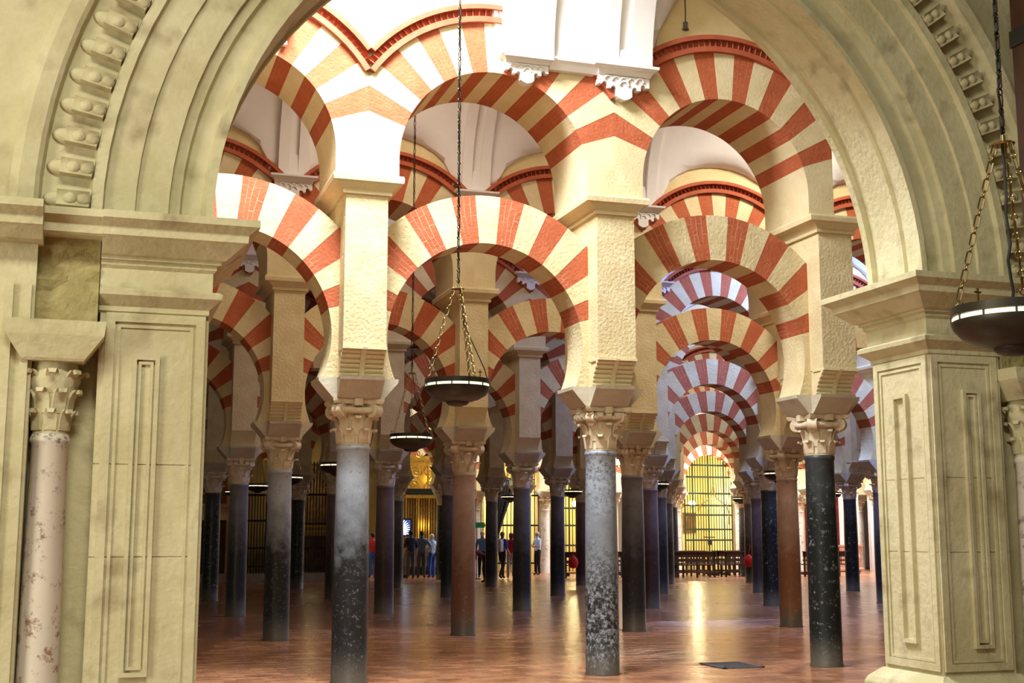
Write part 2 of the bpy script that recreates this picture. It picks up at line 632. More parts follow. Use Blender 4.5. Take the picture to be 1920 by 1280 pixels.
def leaf(mb, ang, z0, z1, r0, r1, w, curl=0.045):
    """tongue leaf rising from the bell and curling out at its tip"""
    M = Matrix.Rotation(ang, 4, 'Z')
    pts = [(r0 + 0.004, z0, w * 0.9), (r0 + 0.014, (z0 + z1) / 2, w), (r1 + 0.014, z1 - 0.035, w * 0.95), (r1 + 0.034, z1 - 0.008, w * 0.8), (r1 + curl + 0.012, z1 - 0.006, w * 0.62), (r1 + curl + 0.018, z1 - 0.03, w * 0.45)]
    st = len(mb.v)
    vs, fs = [], []
    for (r, z, ww) in pts:
        vs += [(r, -ww / 2, z), (r, ww / 2, z), (r - 0.022, ww / 2, z - 0.004), (r - 0.022, -ww / 2, z - 0.004)]
    for k in range(len(pts) - 1):
        for j in range(4):
            a, b = 4 * k + j, 4 * k + (j + 1) % 4
            fs.append((a, b, b + 4, a + 4))
    t = 4 * (len(pts) - 1)
    fs += [(3, 2, 1, 0), (t, t + 1, t + 2, t + 3)]
    mb.add(vs, fs)
    mb.xform(M, st)


def capital_meshes(kind):
    bell = MB()
    bell.lathe([(0.176, 2.55), (0.180, 2.56), (0.172, 2.60), (0.176, 2.72), (0.186, 2.82), (0.205, 2.89), (0.225, 2.93), (0.215, 2.97), (0.20, 3.0), (0.20, 3.03)], 24)
    lv = MB()
    for k in range(8):
        leaf(lv, k * PI / 4 + PI / 8, 2.575, 2.735, 0.178, 0.184, 0.11, 0.062)
        leaf(lv, k * PI / 4, 2.66, 2.868, 0.180, 0.198, 0.115, 0.062)
    vol = MB()
    for k in range(4):
        a = PI / 4 + k * PI / 2
        st = len(vol.v)
        if kind == 0:
            vol.cyl((0.268, -0.06, 2.93), (0.268, 0.06, 2.93), 0.078, 16)
            vol.cyl((0.268, -0.072, 2.93), (0.268, 0.072, 2.93), 0.034, 10)
            vol.add([(0.15, -0.06, 2.97), (0.30, -0.05, 2.99), (0.30, 0.05, 2.99), (0.15, 0.06, 2.97), (0.15, -0.06, 3.0), (0.32, -0.05, 3.0), (0.32, 0.05, 3.0), (0.15, 0.06, 3.0)],
                    [(3, 2, 1, 0), (4, 5, 6, 7), (0, 1, 5, 4), (1, 2, 6, 5), (2, 3, 7, 6), (3, 0, 4, 7)])
        else:
            vol.cyl((0.265, -0.05, 2.925), (0.265, 0.05, 2.925), 0.058, 14)
            vol.cyl((0.225, -0.045, 2.875), (0.225, 0.045, 2.875), 0.04, 12)
            vol.tube([(0.19, 0, 2.80), (0.21, 0, 2.87), (0.25, 0, 2.93), (0.31, 0, 2.985)], [0.035, 0.04, 0.05, 0.045], 8)
        vol.xform(Matrix.Rotation(a, 4, 'Z'), st)
    ech = MB()
    for k in range(4):
        st = len(ech.v)
        ech.tube([(0.215, -0.17, 2.93), (0.235, -0.08, 2.925), (0.238, 0, 2.922), (0.235, 0.08, 2.925), (0.215, 0.17, 2.93)], 0.036 if kind == 0 else 0.026, 8)
        if kind == 1:
            for q in (-0.11, 0, 0.11):
                ech.cyl((0.24, q - 0.035, 2.945), (0.24, q + 0.035, 2.945), 0.045, 10)
        ech.xform(Matrix.Rotation(k * PI / 2, 4, 'Z'), st)
    ab = MB()
    n = 6
    poly = []
    for k in range(4):
        a = PI / 4 + k * PI / 2
        for q in range(n):
            t = q / n
            p0 = Vector((math.cos(a), math.sin(a))) * 0.40
            p1 = Vector((math.cos(a + PI / 2), math.sin(a + PI / 2))) * 0.40
            p = p0.lerp(p1, t)
            p *= 1 - 0.16 * math.sin(PI * t)
            poly.append((p.x, p.y))
    m = len(poly)
    vs = [(x * 0.94, y * 0.94, 2.995) for x, y in poly] + [(x, y, 3.02) for x, y in poly] + [(x, y, 3.05) for x, y in poly]
    fs = [tuple(range(m - 1, -1, -1)), tuple(range(2 * m, 3 * m))]
    for lv_ in range(2):
        for k in range(m):
            k2 = (k + 1) % m
            fs.append((lv_ * m + k, lv_ * m + k2, (lv_ + 1) * m + k2, (lv_ + 1) * m + k))
    ab.add(vs, fs)
    boss = MB()
    for k in range(4):
        st = len(boss.v)
        boss.box(0.20, 0.285, -0.045, 0.045, 2.975, 3.05)
        boss.xform(Matrix.Rotation(k * PI / 2, 4, 'Z'), st)
    return [('capital', bell.mesh('capital', 'capital_stone', 50)), ('acanthus_leaves', lv.mesh('acanthus_leaves', 'capital_stone', 60)),
            ('volutes', vol.mesh('volutes', 'capital_stone', 40)), ('echinus', ech.mesh('echinus', 'capital_stone', 50)),
            ('abacus', ab.mesh('abacus', 'capital_stone', 40)), ('boss', boss.mesh('boss', 'capital_stone'))]


CAPS = [capital_meshes(0), capital_meshes(1)]
im = MB()
im.rectstack([(-0.27, 0.27, -0.252, 0.252, 3.05), (-0.29, 0.29, -0.253, 0.253, 3.062), (-0.44, 0.44, -0.256, 0.256, 3.235), (-0.445, 0.445, -0.257, 0.257, 3.275)])
im.rectstack([(-0.236, 0.236, -0.28, 0.28, 3.052), (-0.238, 0.238, -0.30, 0.30, 3.065), (-0.241, 0.241, -0.475, 0.475, 3.235), (-0.243, 0.243, -0.485, 0.485, 3.27)])
IMPOST = im.mesh('impost_block', 'impost_stone')

SHAFTS = {(0, 0): 'shaft_grey', (1, 0): 'shaft_speckled', (2, 0): 'shaft_black',
          (0, 1): 'shaft_grey', (1, 1): 'shaft_red', (2, 1): 'shaft_dark', (3, 1): 'shaft_brown', (4, 1): 'shaft_dark',
          (0, 2): 'shaft_dark', (1, 2): 'shaft_purple', (2, 2): 'shaft_dark', (3, 2): 'shaft_purple', (4, 2): 'shaft_black', (5, 2): 'shaft_dark',
          (1, 3): 'shaft_purple', (4, 3): 'shaft_dark', (3, 3): 'shaft_dark', (5, 3): 'shaft_purple', (6, 3): 'shaft_black'}
SH_WORD = {'shaft_grey': 'grey shaft blackened below', 'shaft_speckled': 'grey-blue speckled shaft', 'shaft_black': 'black flecked shaft',
           'shaft_red': 'reddish brown shaft', 'shaft_brown': 'warm brown veined shaft', 'shaft_dark': 'dark grey shaft',
           'shaft_purple': 'dark purplish shaft', 'shaft_marble': 'pale marble shaft'}


def col_word(i, j):
    """position of a column within its row, as one can count it in the photo"""
    first = {0: 0, 1: 0, 2: 0, 3: 0, 4: 1, 5: 1, 6: 2}[j]
    return i - first


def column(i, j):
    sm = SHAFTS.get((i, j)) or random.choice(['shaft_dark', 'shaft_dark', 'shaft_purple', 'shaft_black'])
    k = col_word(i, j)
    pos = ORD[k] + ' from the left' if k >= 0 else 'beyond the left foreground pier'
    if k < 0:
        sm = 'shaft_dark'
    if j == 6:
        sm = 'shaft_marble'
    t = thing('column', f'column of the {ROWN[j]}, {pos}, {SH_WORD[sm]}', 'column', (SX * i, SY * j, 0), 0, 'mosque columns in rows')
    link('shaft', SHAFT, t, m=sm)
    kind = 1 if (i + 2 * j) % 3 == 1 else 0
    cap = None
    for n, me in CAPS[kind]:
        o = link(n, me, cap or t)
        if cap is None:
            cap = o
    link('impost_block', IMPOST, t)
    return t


# ------------------------------------------------------------------ pier strip meshes
PW, PY = 0.235, 0.54
st_ = MB()
st_.rectstack([(-PW, PW, -PY, PY, 3.57), (-PW, PW, -PY, PY, 5.27)])
STRIP = st_.mesh('pilaster_strip', 'cream')


def corbel_cove(rolls):
    mb = MB()
    prof = []
    for k in range(9):
        t = k / 8
        prof.append((-0.36 - 0.18 * (t ** 1.7), 3.275 + 0.295 * t))
    poly = [(0.0, 3.275)] + prof + [(0.0, 3.57)]
    mb.prismx(poly, -PW + (0.012 if rolls else 0), PW - (0.012 if rolls else 0))
    if rolls:
        for k in range(6):
            t = (k + 0.45) / 6
            y = -0.36 - 0.18 * (t ** 1.7)
            z = 3.275 + 0.295 * t
            for (xa, xb) in ((-PW - 0.005, -0.03), (0.03, PW + 0.005)):
                mb.cyl((xa, y + 0.008, z), (xb, y + 0.008, z), 0.027, 8)
        band = [(-0.33, 3.28)] + [(p[0] - 0.028, p[1]) for p in prof] + [(-0.33, 3.57)]
        mb.prismx(band, -0.028, 0.028)
        mb.box(-PW - 0.006, PW + 0.006, -0.565, -0.30, 3.555, 3.585)
    st = len(mb.v)
    return mb.mesh('roll_corbel' if rolls else 'corbel', 'cream_smooth', 35)


ROLL, PLAIN = corbel_cove(True), corbel_cove(False)
cn = MB()
cn.rectstack([(-a, a, -b, b, z) for a, b, z in [(0.236, 0.541, 5.262), (0.27, 0.57, 5.266), (0.275, 0.575, 5.30), (0.262, 0.565, 5.305), (0.285, 0.585, 5.33), (0.335, 0.62, 5.375), (0.39, 0.645, 5.395), (0.395, 0.65, 5.45), (0.385, 0.64, 5.475), (0.36, 0.56, 5.485)]])
CORN = cn.mesh('cornice', 'cream_smooth')


def pier(i, j):
    k = col_word(i, j)
    pos = ORD[k] + ' column from the left' if k >= 0 else 'column beyond the left foreground pier'
    rolls = j == 0 or (i + j) % 2 == 1
    t = thing('pier', f'cream pier strip with {"rolled" if rolls else "plain"} corbel above the {pos}, {ROWN[j]}', 'pier', (SX * i, SY * j, 0), 0, 'piers above the columns')
    link('pilaster_strip', STRIP, t)
    me = ROLL if rolls else PLAIN
    n = 'roll_corbel' if rolls else 'corbel'
    link(n, me, t)
    link(n, me, t, rot=(0, 0, PI))
    link('cornice', CORN, t)


# ------------------------------------------------------------------ arches
def wedge(a0, a1, Ri, Re, cut, d, n=4, zmin=None):
    """voussoir: polygon between two radial joints, clipped at the pier axis; with UV (arc, radius)"""
    inner, outer = [], []
    for k in range(n + 1):
        a = a0 + (a1 - a0) * k / n
        c, s_ = math.cos(a), math.sin(a)
        ro = Re
        if abs(c) > 1e-6:
            ro = min(Re, cut / abs(c))
        inner.append((a, Ri, Ri * c, Ri * s_))
        outer.append((a, ro, ro * c, ro * s_))
    # corner where the clip line meets the extrados
    ac = math.acos(min(1, cut / Re))
    for aa in (ac, PI - ac):
        if a0 < aa < a1:
            outer.append((aa, Re, Re * math.cos(aa), Re * math.sin(aa)))
    outer.sort(key=lambda q: q[0])
    loop = inner + outer[::-1]
    m = len(loop)
    vs = [(p[2], -d, p[3]) for p in loop] + [(p[2], d, p[3]) for p in loop]
    Rm = (Ri + Re) / 2
    # bricks run along the radius: u measured from the joint, v along the radius
    uvf = [((p[0] - a0) * Rm, p[1]) for p in loop]
    fs, uv = [], []
    fs.append(tuple(range(m))[::-1])
    uv.append([uvf[k] for k in range(m)][::-1])
    fs.append(tuple(range(m, 2 * m)))
    uv.append([uvf[k] for k in range(m)])
    for k in range(m):
        k2 = (k + 1) % m
        fs.append((k, k2, k2 + m, k + m))
        uv.append([(uvf[k][0], -d + uvf[k][1]), (uvf[k2][0], -d + uvf[k2][1]), (uvf[k2][0], d + uvf[k2][1]), (uvf[k][0], d + uvf[k][1])])
    return vs, fs, uv


def wedge_mesh(name, m, *a, **k):
    vs, fs, uv = wedge(*a, **k)
    me = bpy.data.meshes.new(name)
    me.from_pydata(vs, [], fs)
    l = me.uv_layers.new(name='UVMap')
    flat = [c for f in uv for p in f for c in p]
    l.data.foreach_set('uv', flat)
    me.materials.append(MATS[m])
    me.update()
    return me


RAD = math.radians
ZL, RIL, REL, DL = 3.73, 1.16, 1.72, 0.25
ZU, RIU, REU, DU = 5.72, 1.115, 1.72, 0.54


def arch_set(lo, ri, re_, d, red, cream, nm):
    out = []
    step = (180 - 2 * lo) / 15
    for k in range(15):
        isred = k % 2 == 0
        out.append((nm, wedge_mesh(nm, red if isred else cream, RAD(lo + k * step), RAD(lo + (k + 1) * step), ri, re_, HB, d + (0.0 if isred else 0.003))))
    return out


LOW_V = arch_set(15, RIL, REL, DL, 'red_lower', 'cream', 'voussoir')
UP_V = arch_set(19, RIU, REU, DU, 'red_upper', 'cream_smooth', 'voussoir')


def springer_poly(side, tier):
    pts = []
    if tier == 0:
        zb = 3.275 - ZL
        ab = math.asin(zb / RIL)
        a1 = RAD(15)
        for k in range(11):
            a = ab + (a1 - ab) * k / 10
            pts.append((RIL * math.cos(a), RIL * math.sin(a)))
        pts.append((HB, HB * math.tan(a1)))
        pts.append((HB, zb))
    else:
        a1 = RAD(19)
        pts.append((RIU, 5.485 - ZU))
        for k in range(6):
            a = a1 * k / 5
            pts.append((RIU * math.cos(a), RIU * math.sin(a)))
        pts.append((HB, HB * math.tan(a1)))
        pts.append((HB, 5.485 - ZU))
    if side < 0:
        pts = [(-x, z) for x, z in pts][::-1]
    return pts[::-1]


SPR = {}
for tier, d, m in ((0, DL, 'cream'), (1, DU, 'cream_smooth')):
    for s_ in (-1, 1):
        mb = MB()
        mb.prism(springer_poly(s_, tier), -d, d)
        SPR[tier, s_] = mb.mesh('springer', m, 40)


def ring_sector(mb, r0, r1, y0, y1, lo=None, n=30, cut=HB):
    """arc moulding between radii, clipped at |x| <= cut"""
    a0 = math.acos(min(1, cut / r1))
    vs, fs = [], []
    for k in range(n + 1):
        a = a0 + (PI - 2 * a0) * k / n
        c, s_ = math.cos(a), math.sin(a)
        ri = r0
        x0, z0 = r0 * c, r0 * s_
        if abs(x0) > cut:
            x0 = math.copysign(cut, x0)
            z0 = math.sqrt(max(0, r0 * r0 - cut * cut))
        vs += [(x0, y0, z0), (r1 * c, y0, r1 * s_), (r1 * c, y1, r1 * s_), (x0, y1, z0)]
    for k in range(n):
        for j in range(4):
            a, b = 4 * k + j, 4 * k + (j + 1) % 4
            fs.append((a, a + 4, b + 4, b))
    fs += [(0, 1, 2, 3), (4 * n + 3, 4 * n + 2, 4 * n + 1, 4 * n)]
    mb.add(vs, fs)


DENT = {}
for s_ in (-1, 1):
    mb = MB()
    y0, y1 = (-0.60, -0.50) if s_ < 0 else (0.50, 0.60)
    ring_sector(mb, 1.70, 1.765, y0, y1)
    y0, y1 = (-0.63, -0.50) if s_ < 0 else (0.50, 0.63)
    ring_sector(mb, 1.845, 1.90, y0, y1)
    y0, y1 = (-0.545, -0.50) if s_ < 0 else (0.50, 0.545)
    ring_sector(mb, 1.76, 1.85, y0, y1)
    DENT['band', s_] = mb.mesh('extrados_moulding', 'red_mould', 30)
    mb = MB()
    n = 44
    a0 = math.acos(HB / 1.80)
    for k in range(n):
        a = a0 + (PI - 2 * a0) * (k + 0.5) / n
        st = len(mb.v)
        yy = -0.605 if s_ < 0 else 0.605
        yb = -0.54 if s_ < 0 else 0.54
        # saw tooth: wedge shaped block
        w = 0.021
        mb.add([(1.764, yb, -w), (1.846, yb, -w), (1.764, yb, w), (1.846, yb, w), (1.764, yy, w), (1.846, yy, w)],
               [(0, 1, 5, 4), (0, 4, 2), (1, 3, 5), (2, 4, 5, 3), (0, 2, 3, 1)])
        mb.xform(Matrix.Rotation(-a, 4, 'Y'), st)
    DENT['teeth', s_] = mb.mesh('dentil_course', 'red_mould')


def bay_word(i, j):
    a, b = col_word(i, j), col_word(i + 1, j)
    if a < 0:
        return f'left of the first column, {ROWN[j]}'
    if i + 1 > COLS[j][1]:
        return f'right of the {ORD[a]} column, {ROWN[j]}'
    return f'between {ORD[a]} and {ORD[b]} columns, {ROWN[j]}'


def arches(i, j, lower=True, upper=True):
    x, y = SX * i + HB, SY * j
    if lower:
        t = thing('horseshoe_arch', f'lower red-and-cream striped horseshoe arch {bay_word(i, j)}', 'arch', (x, y, ZL), 0, 'lower horseshoe arches')
        for n, me in LOW_V:
            link(n, me, t)
        for s_ in (-1, 1):
            link('springer', SPR[0, s_], t)
    if upper:
        t = thing('round_arch', f'upper red-and-cream striped round arch {bay_word(i, j)}', 'arch', (x, y, ZU), 0, 'upper round arches')
        for n, me in UP_V:
            link(n, me, t)
        for s_ in (-1, 1):
            link('springer', SPR[1, s_], t)
            o = link('extrados_moulding', DENT['band', s_], t)
            d = link('dentil_course', DENT['teeth', s_], o)
            d['kind'] = 'stuff'


for j in range(NROW):
    a, b = COLS[j]
    for i in range(a, b + 1):
        if j < 6:
            column(i, j)
            pier(i, j)
    for i in range(a, b):
        if j == 6:
            continue
        arches(i, j)
    # wall over the arches, up into the vault
    mb = MB()
    n = 24
    for i in range(a, b):
        cx = SX * i + HB
        a0 = math.acos((HB + 0.002) / 1.71)
        top = 8.05 if j else 9.3
        vs, fs = [], []
        for k in range(n + 1):
            an = a0 + (PI - 2 * a0) * k / n
            vs += [(cx + 1.71 * math.cos(an), 0, ZU + 1.71 * math.sin(an)), (cx + 1.71 * math.cos(an), 0, top)]
        for yy, fl_ in ((-0.515, 1), (0.515, 0)):
            vv = [(x, SY * j + yy, z) for x, _, z in vs]
            ff = []
            for k in range(n):
                q = (2 * k, 2 * k + 1, 2 * k + 3, 2 * k + 2)
                ff.append(q if fl_ else q[::-1])
            mb.add(vv, ff)
    if j < 6:
        w = mb.build('wall_upper', 'wall_ochre')
        struct(w, f'ochre plaster wall above the upper arches of the {ROWN[j]}', 'wall')

# ------------------------------------------------------------------ vaults
Z0 = 7.05


def vault(name, y0, y1, x0, x1, lun, label, nx=12, holes=()):
    """barrel vault along x with lunettes (cx, half width, crown height)"""
    yc, hr = (y0 + y1) / 2, (y1 - y0) / 2
    ys = [yc - hr * math.cos(PI * k / 28) for k in range(29)]
    xs = set([x0, x1])
    for (cx, h, cr) in lun:
        for k in range(nx + 1):
            xs.add(round(cx - h * math.cos(PI * k / nx), 5))
    xs = sorted(q for q in xs if x0 - 1e-6 <= q <= x1 + 1e-6)

    def zz(x, y):
        t = max(0, 1 - ((y - yc) / hr) ** 2)
        zb = Z0 + 2.38 * math.sqrt(t)
        zl = Z0
        for (cx, h, cr) in lun:
            u = 1 - ((x - cx) / h) ** 2
            if u > 0:
                zl = max(zl, Z0 + cr * u ** 0.42 + 0.55 * u ** 0.5 * (hr - abs(y - yc)))
        return max(zb, zl)
    vs = [(x, y, zz(x, y)) for x in xs for y in ys]
    m = len(ys)
    fs = []
    for a in range(len(xs) - 1):
        for b in range(m - 1):
            fs.append((a * m + b, a * m + b + 1, (a + 1) * m + b + 1, (a + 1) * m + b))
    mb = MB()
    mb.add(vs, fs)
    o = mb.build(name, 'white_plaster', None, 28)
    struct(o, label, 'vault')
    so = o.modifiers.new('thick', 'SOLIDIFY')
    so.thickness = 0.12
    so.offset = -1
    return o


for j in range(0, 6):
    a = min(COLS[j][0], COLS[min(j + 1, 6)][0])
    b = max(COLS[j][1], COLS[min(j + 1, 6)][1])
    lun = [(SX * i + HB, 1.10, 0.83) for i in range(a, b)]
    vault('ceiling', SY * j + PY, SY * (j + 1) - PY, SX * a, SX * b, lun, f'white plaster vault with lunettes behind the {ROWN[j]}')
vault('ceiling', -5.12, -PY, -4.4, 9.0, [(0.30, 1.17, 1.35), (5.7, 2.25, 1.7), (-3.9, 1.1, 1.3)], 'white plaster vault between great arch and front row')


def fan_rib():
    mb = MB()
    for (x0, x1, pr) in ((-0.24, -0.07, 0.075), (0.07, 0.24, 0.075), (-0.07, 0.07, 0.02)):
        vs, fs = [], []
        n = 12
        for k in range(n + 1):
            a = (PI / 2 - 0.15) * k / n
            y = -2.38 * (1 - math.cos(a))
            z = 2.38 * math.sin(a)
            c, s_ = math.cos(a), math.sin(a)
            vs += [(x0, y - pr * c, z - pr * s_), (x1, y - pr * c, z - pr * s_), (x1, y + 0.06 * c, z + 0.06 * s_), (x0, y + 0.06 * c, z + 0.06 * s_)]
        for k in range(n):
            for q in range(4):
                a, b = 4 * k + q, 4 * k + (q + 1) % 4
                fs.append((a, b, b + 4, a + 4))
        fs += [(3, 2, 1, 0), (4 * n, 4 * n + 1, 4 * n + 2, 4 * n + 3)]
        mb.add(vs, fs)
    mb.box(-0.075, 0.075, -0.075, 0.02, 0.0, 0.35)
    return mb.mesh('pilaster', 'white_plaster', 30)


FAN = fan_rib()
for j in range(0, 5):
    vo = [o for o in bpy.data.objects if o.name.split('.')[0] == 'ceiling'][j]
    for i in range(COLS[j + 1][0], COLS[j + 1][1] + 1):
        link('pilaster', FAN, vo, (SX * i, SY * (j + 1) - PY, Z0))

# glowing skylight panes, those of the added fills among them
for k, (x, y, z, sx, sy, p, c) in enumerate(SKY):
    near = ['above the front nave', 'above second nave, left, added as warm fill', 'above second nave, right', 'above third nave, right', 'above third nave, left, added as warm fill', 'above fourth nave', 'above fifth nave', 'above sixth nave, far right', 'above the chapel gates', 'above the entrance nave, unseen and added to light the foreground', 'above the standing visitors', 'above the white pilasters'][k]
    t = thing('skylight', f'skylight in the vault crown {near}', 'skylight', (x, y, z))
    mb = MB()
    mb.box(-sx / 2, sx / 2, -sy / 2, sy / 2, 0, 0.03)
    mb.build('pane', 'skylight_glass', t)
    mb = MB()
    for q in (-1, 1):
        mb.box(-sx / 2 - 0.08, sx / 2 + 0.08, q * (sy / 2 + 0.04) - 0.04, q * (sy / 2 + 0.04) + 0.04, -0.05, 0.08)
        mb.box(q * (sx / 2 + 0.04) - 0.04, q * (sx / 2 + 0.04) + 0.04, -sy / 2, sy / 2, -0.05, 0.08)
    mb.build('frame', 'white_plaster', t)


# ------------------------------------------------------------------ vault corbels
def corbel_mesh():
    ab = MB()
    ab.rectstack([(-0.28, 0.28, -0.12, 0.02, -0.105), (-0.295, 0.295, -0.135, 0.02, -0.10), (-0.30, 0.30, -0.15, 0.02, -0.075), (-0.325, 0.325, -0.185, 0.02, -0.045), (-0.36, 0.36, -0.22, 0.02, -0.03), (-0.365, 0.365, -0.225, 0.02, 0.0)])
    body = MB()
    # scalloped apron: stepped silhouette with round notches
    half = [(0.29, -0.08), (0.29, -0.205), (0.25, -0.205), (0.243, -0.185), (0.22, -0.172), (0.197, -0.185), (0.19, -0.205), (0.19, -0.245), (0.15, -0.245), (0.143, -0.225), (0.12, -0.212), (0.097, -0.225), (0.09, -0.245), (0.09, -0.32), (0.06, -0.345), (0.0, -0.365)]
    poly = half + [(-x, z) for x, z in half[::-1][1:]]
    body.prism(poly[::-1], -0.115, 0.02)
    scr = MB()
    for (x, z, r) in ((-0.18, -0.155, 0.04), (0.18, -0.155, 0.04), (-0.09, -0.165, 0.045), (0.09, -0.165, 0.045), (0, -0.21, 0.05), (0, -0.16, 0.04)):
        pts = [(x + r * math.cos(q * PI / 8), -0.12, z + r * math.sin(q * PI / 8)) for q in range(9)]
        scr.tube(pts, 0.013, 6)
    return ab.mesh('abacus', 'white_plaster', 30), body.mesh('scalloped_apron', 'white_plaster'), scr.mesh('scroll_relief', 'white_plaster', 60)


CB = corbel_mesh()


def vault_corbel(x, y, label, side=1, z=Z0, sc=1.0):
    t = thing('vault_corbel', label, 'corbel', (x, y, z), 0 if side > 0 else PI, 'white vault corbels')
    t.scale = (sc, sc, sc)
    for me in CB:
        link(me.name.split('.')[0], me, t)


for j in range(1, 6):
    for i in range(COLS[j][0], COLS[j][1] + 1):
        k = col_word(i, j)
        pos = f'{ORD[k]} pier from the left' if k >= 0 else 'pier beyond the left foreground pier'
        vault_corbel(SX * i, SY * j - 0.515, f'white scalloped vault corbel on the {pos}, {ROWN[j]}')
vault_corbel(1.83, -0.515, 'white vault corbel above the right haunch of the first front arch', sc=0.9)
vault_corbel(3.03, -0.515, 'white scalloped vault corbel on the second front pier, brightly lit', sc=1.12)
vault_corbel(-1.22, -0.515, 'white vault corbel at upper left behind the great arch')
mb = MB()
mb.rectstack([(2.1, 2.75, -0.62, -0.50, 6.925), (2.1, 2.75, -0.67, -0.50, 6.99), (2.1, 2.75, -0.70, -0.50, 7.02), (2.1, 2.75, -0.70, -0.50, 7.05)])
tag(mb.build('vault_moulding', 'white_plaster'), 'white moulding joining the two corbels on the front wall', 'moulding')


def rib_piece(mb, x0, x1, proud, z1=9.2, n=14):
    """pilaster that follows the curve of the front vault upward from its corbel"""
    hr, yc = 2.29, -2.83
    vs, fs = [], []
    for k in range(n + 1):
        z = Z0 + (z1 - Z0) * k / n
        u = min(1, ((z - Z0) / 2.38))
        y = yc + hr * math.sqrt(max(0, 1 - u * u))
        vs += [(x0, y - proud, z - proud * 0.3), (x1, y - proud, z - proud * 0.3), (x1, y + 0.1, z), (x0, y + 0.1, z)]
    for k in range(n):
        for q in range(4):
            a, b = 4 * k + q, 4 * k + (q + 1) % 4
            fs.append((a, b, b + 4, a + 4))
    fs += [(3, 2, 1, 0), (4 * n, 4 * n + 1, 4 * n + 2, 4 * n + 3)]
    mb.add(vs, fs)


t = thing('vault_rib', 'wide white vault rib with panelled pilaster at top centre', 'rib', (0, 0, 0))
mb = MB(); rib_piece(mb, 1.53, 2.12, 0.19); mb.build('pilaster', 'white_plaster', t, 30)
mb = MB(); rib_piece(mb, 2.12, 2.72, 0.13); mb.build('panel', 'white_plaster', t, 30)
mb = MB()
rib_piece(mb, 2.72, 2.93, 0.19)
rib_piece(mb, 3.08, 3.36, 0.19)
rib_piece(mb, 2.93, 3.08, 0.14)
mb.box(2.92, 3.09, -0.73, -0.5, 7.05, 7.22)
mb.build('panelled_pilaster', 'white_plaster', t, 30)

# ------------------------------------------------------------------ great foreground arch
XC, ZC, RG = 0.585, 3.5, 2.64
YF, YB = -5.84, -5.12


def sweep_arc(prof, n=48, a0=0.0, a1=PI):
    """profile of (radius offset, y) swept round the great arch"""
    mb = MB()
    m = len(prof)
    vs, fs = [], []
    for k in range(n + 1):
        a = a0 + (a1 - a0) * k / n
        for (dr, y) in prof:
            r = RG + dr
            vs.append((XC + r * math.cos(a), y, ZC + r * math.sin(a)))
    for k in range(n):
        for q in range(m - 1):
            fs.append((k * m + q, k * m + q + 1, (k + 1) * m + q + 1, (k + 1) * m + q))
    mb.add(vs, fs)
    return mb


ga = thing('great_arch', 'great cream stone foreground arch with moulded archivolt framing the view', 'arch', (0, 0, 0))
sweep_arc([(0.30, YB), (0, YB), (0, YB - 0.07), (0.035, YB - 0.085), (0.035, YB - 0.15), (0.015, YB - 0.165), (0.015, YF + 0.24), (0.035, YF + 0.225), (0.035, YF + 0.15), (0, YF + 0.135), (0, YF)]).build('soffit', 'fore_stone', ga, 25)
ao = sweep_arc([(0, YF), (0.045, YF), (0.075, YF + 0.07), (0.19, YF + 0.07), (0.205, YF + 0.02), (0.27, YF + 0.01), (0.275, YF - 0.03), (0.47, YF - 0.03), (0.475, YF - 0.055), (0.655, YF - 0.055), (0.665, YF - 0.10), (0.73, YF - 0.10), (0.74, YF - 0.05), (1.02, YF - 0.05), (1.035, YF - 0.11), (1.06, YF - 0.13), (1.15, YF - 0.14), (1.20, YF - 0.12), (1.21, YF + 0.05)]).build('archivolt', 'fore_stone', ga, 25)
# modillions in the outer band
md = MB()
md.rectstack([(RG + 0.742, RG + 0.93, YF - 0.13, YF - 0.04, -0.047), (RG + 0.742, RG + 0.93, YF - 0.115, YF - 0.04, -0.03), (RG + 0.742, RG + 0.93, YF - 0.105, YF - 0.04, 0), (RG + 0.742, RG + 0.93, YF - 0.115, YF - 0.04, 0.03), (RG + 0.742, RG + 0.93, YF - 0.13, YF - 0.04, 0.047)])
for rr in (0.775, 0.855):
    md.sphere((RG + rr, YF - 0.105, 0), 0.04, 7, 1.05, 0.7, 0.95)
md.sphere((RG + 0.925, YF - 0.055, 0), 0.05, 8, 1.75, 0.95, 1.0)
mod_me = md.mesh('modillion', 'fore_stone', 45)
for k in range(56):
    a = (k + 0.5) * PI / 56
    o = link('modillion', mod_me, ao, (XC, 0, ZC), (0, -a, 0))
# wall over and beside the arch
mb = MB()
n = 36
for k in range(n):
    q = []
    for a in (PI * k / n, PI * (k + 1) / n):
        c, s_ = math.cos(a), math.sin(a)
        r = RG + 1.19
        # project to the enclosing rectangle
        tx = 5.2 / abs(c) if abs(c) > 1e-6 else 1e9
        tz = 5.4 / s_ if s_ > 1e-6 else 1e9
        R2 = min(tx, tz)
        q.append(((XC + r * c, ZC + r * s_), (XC + R2 * c, ZC + R2 * s_)))
    (p0, p1), (p2, p3) = q
    mb.add([(p0[0], YF + 0.0, p0[1]), (p1[0], YF + 0.0, p1[1]), (p3[0], YF + 0.0, p3[1]), (p2[0], YF + 0.0, p2[1])], [(0, 1, 2, 3)])
    r = RG + 0.28
    q2 = []
    for a, pp in ((PI * k / n, p1), (PI * (k + 1) / n, p3)):
        q2.append(((XC + r * math.cos(a), ZC + r * math.sin(a)), pp))
    mb.add([(q2[0][0][0], YB, q2[0][0][1]), (q2[0][1][0], YB, q2[0][1][1]), (q2[1][1][0], YB, q2[1][1][1]), (q2[1][0][0], YB, q2[1][0][1])], [(3, 2, 1, 0)])
struct(mb.build('wall_front', 'fore_stone'), 'cream stone wall around the great foreground arch', 'wall')


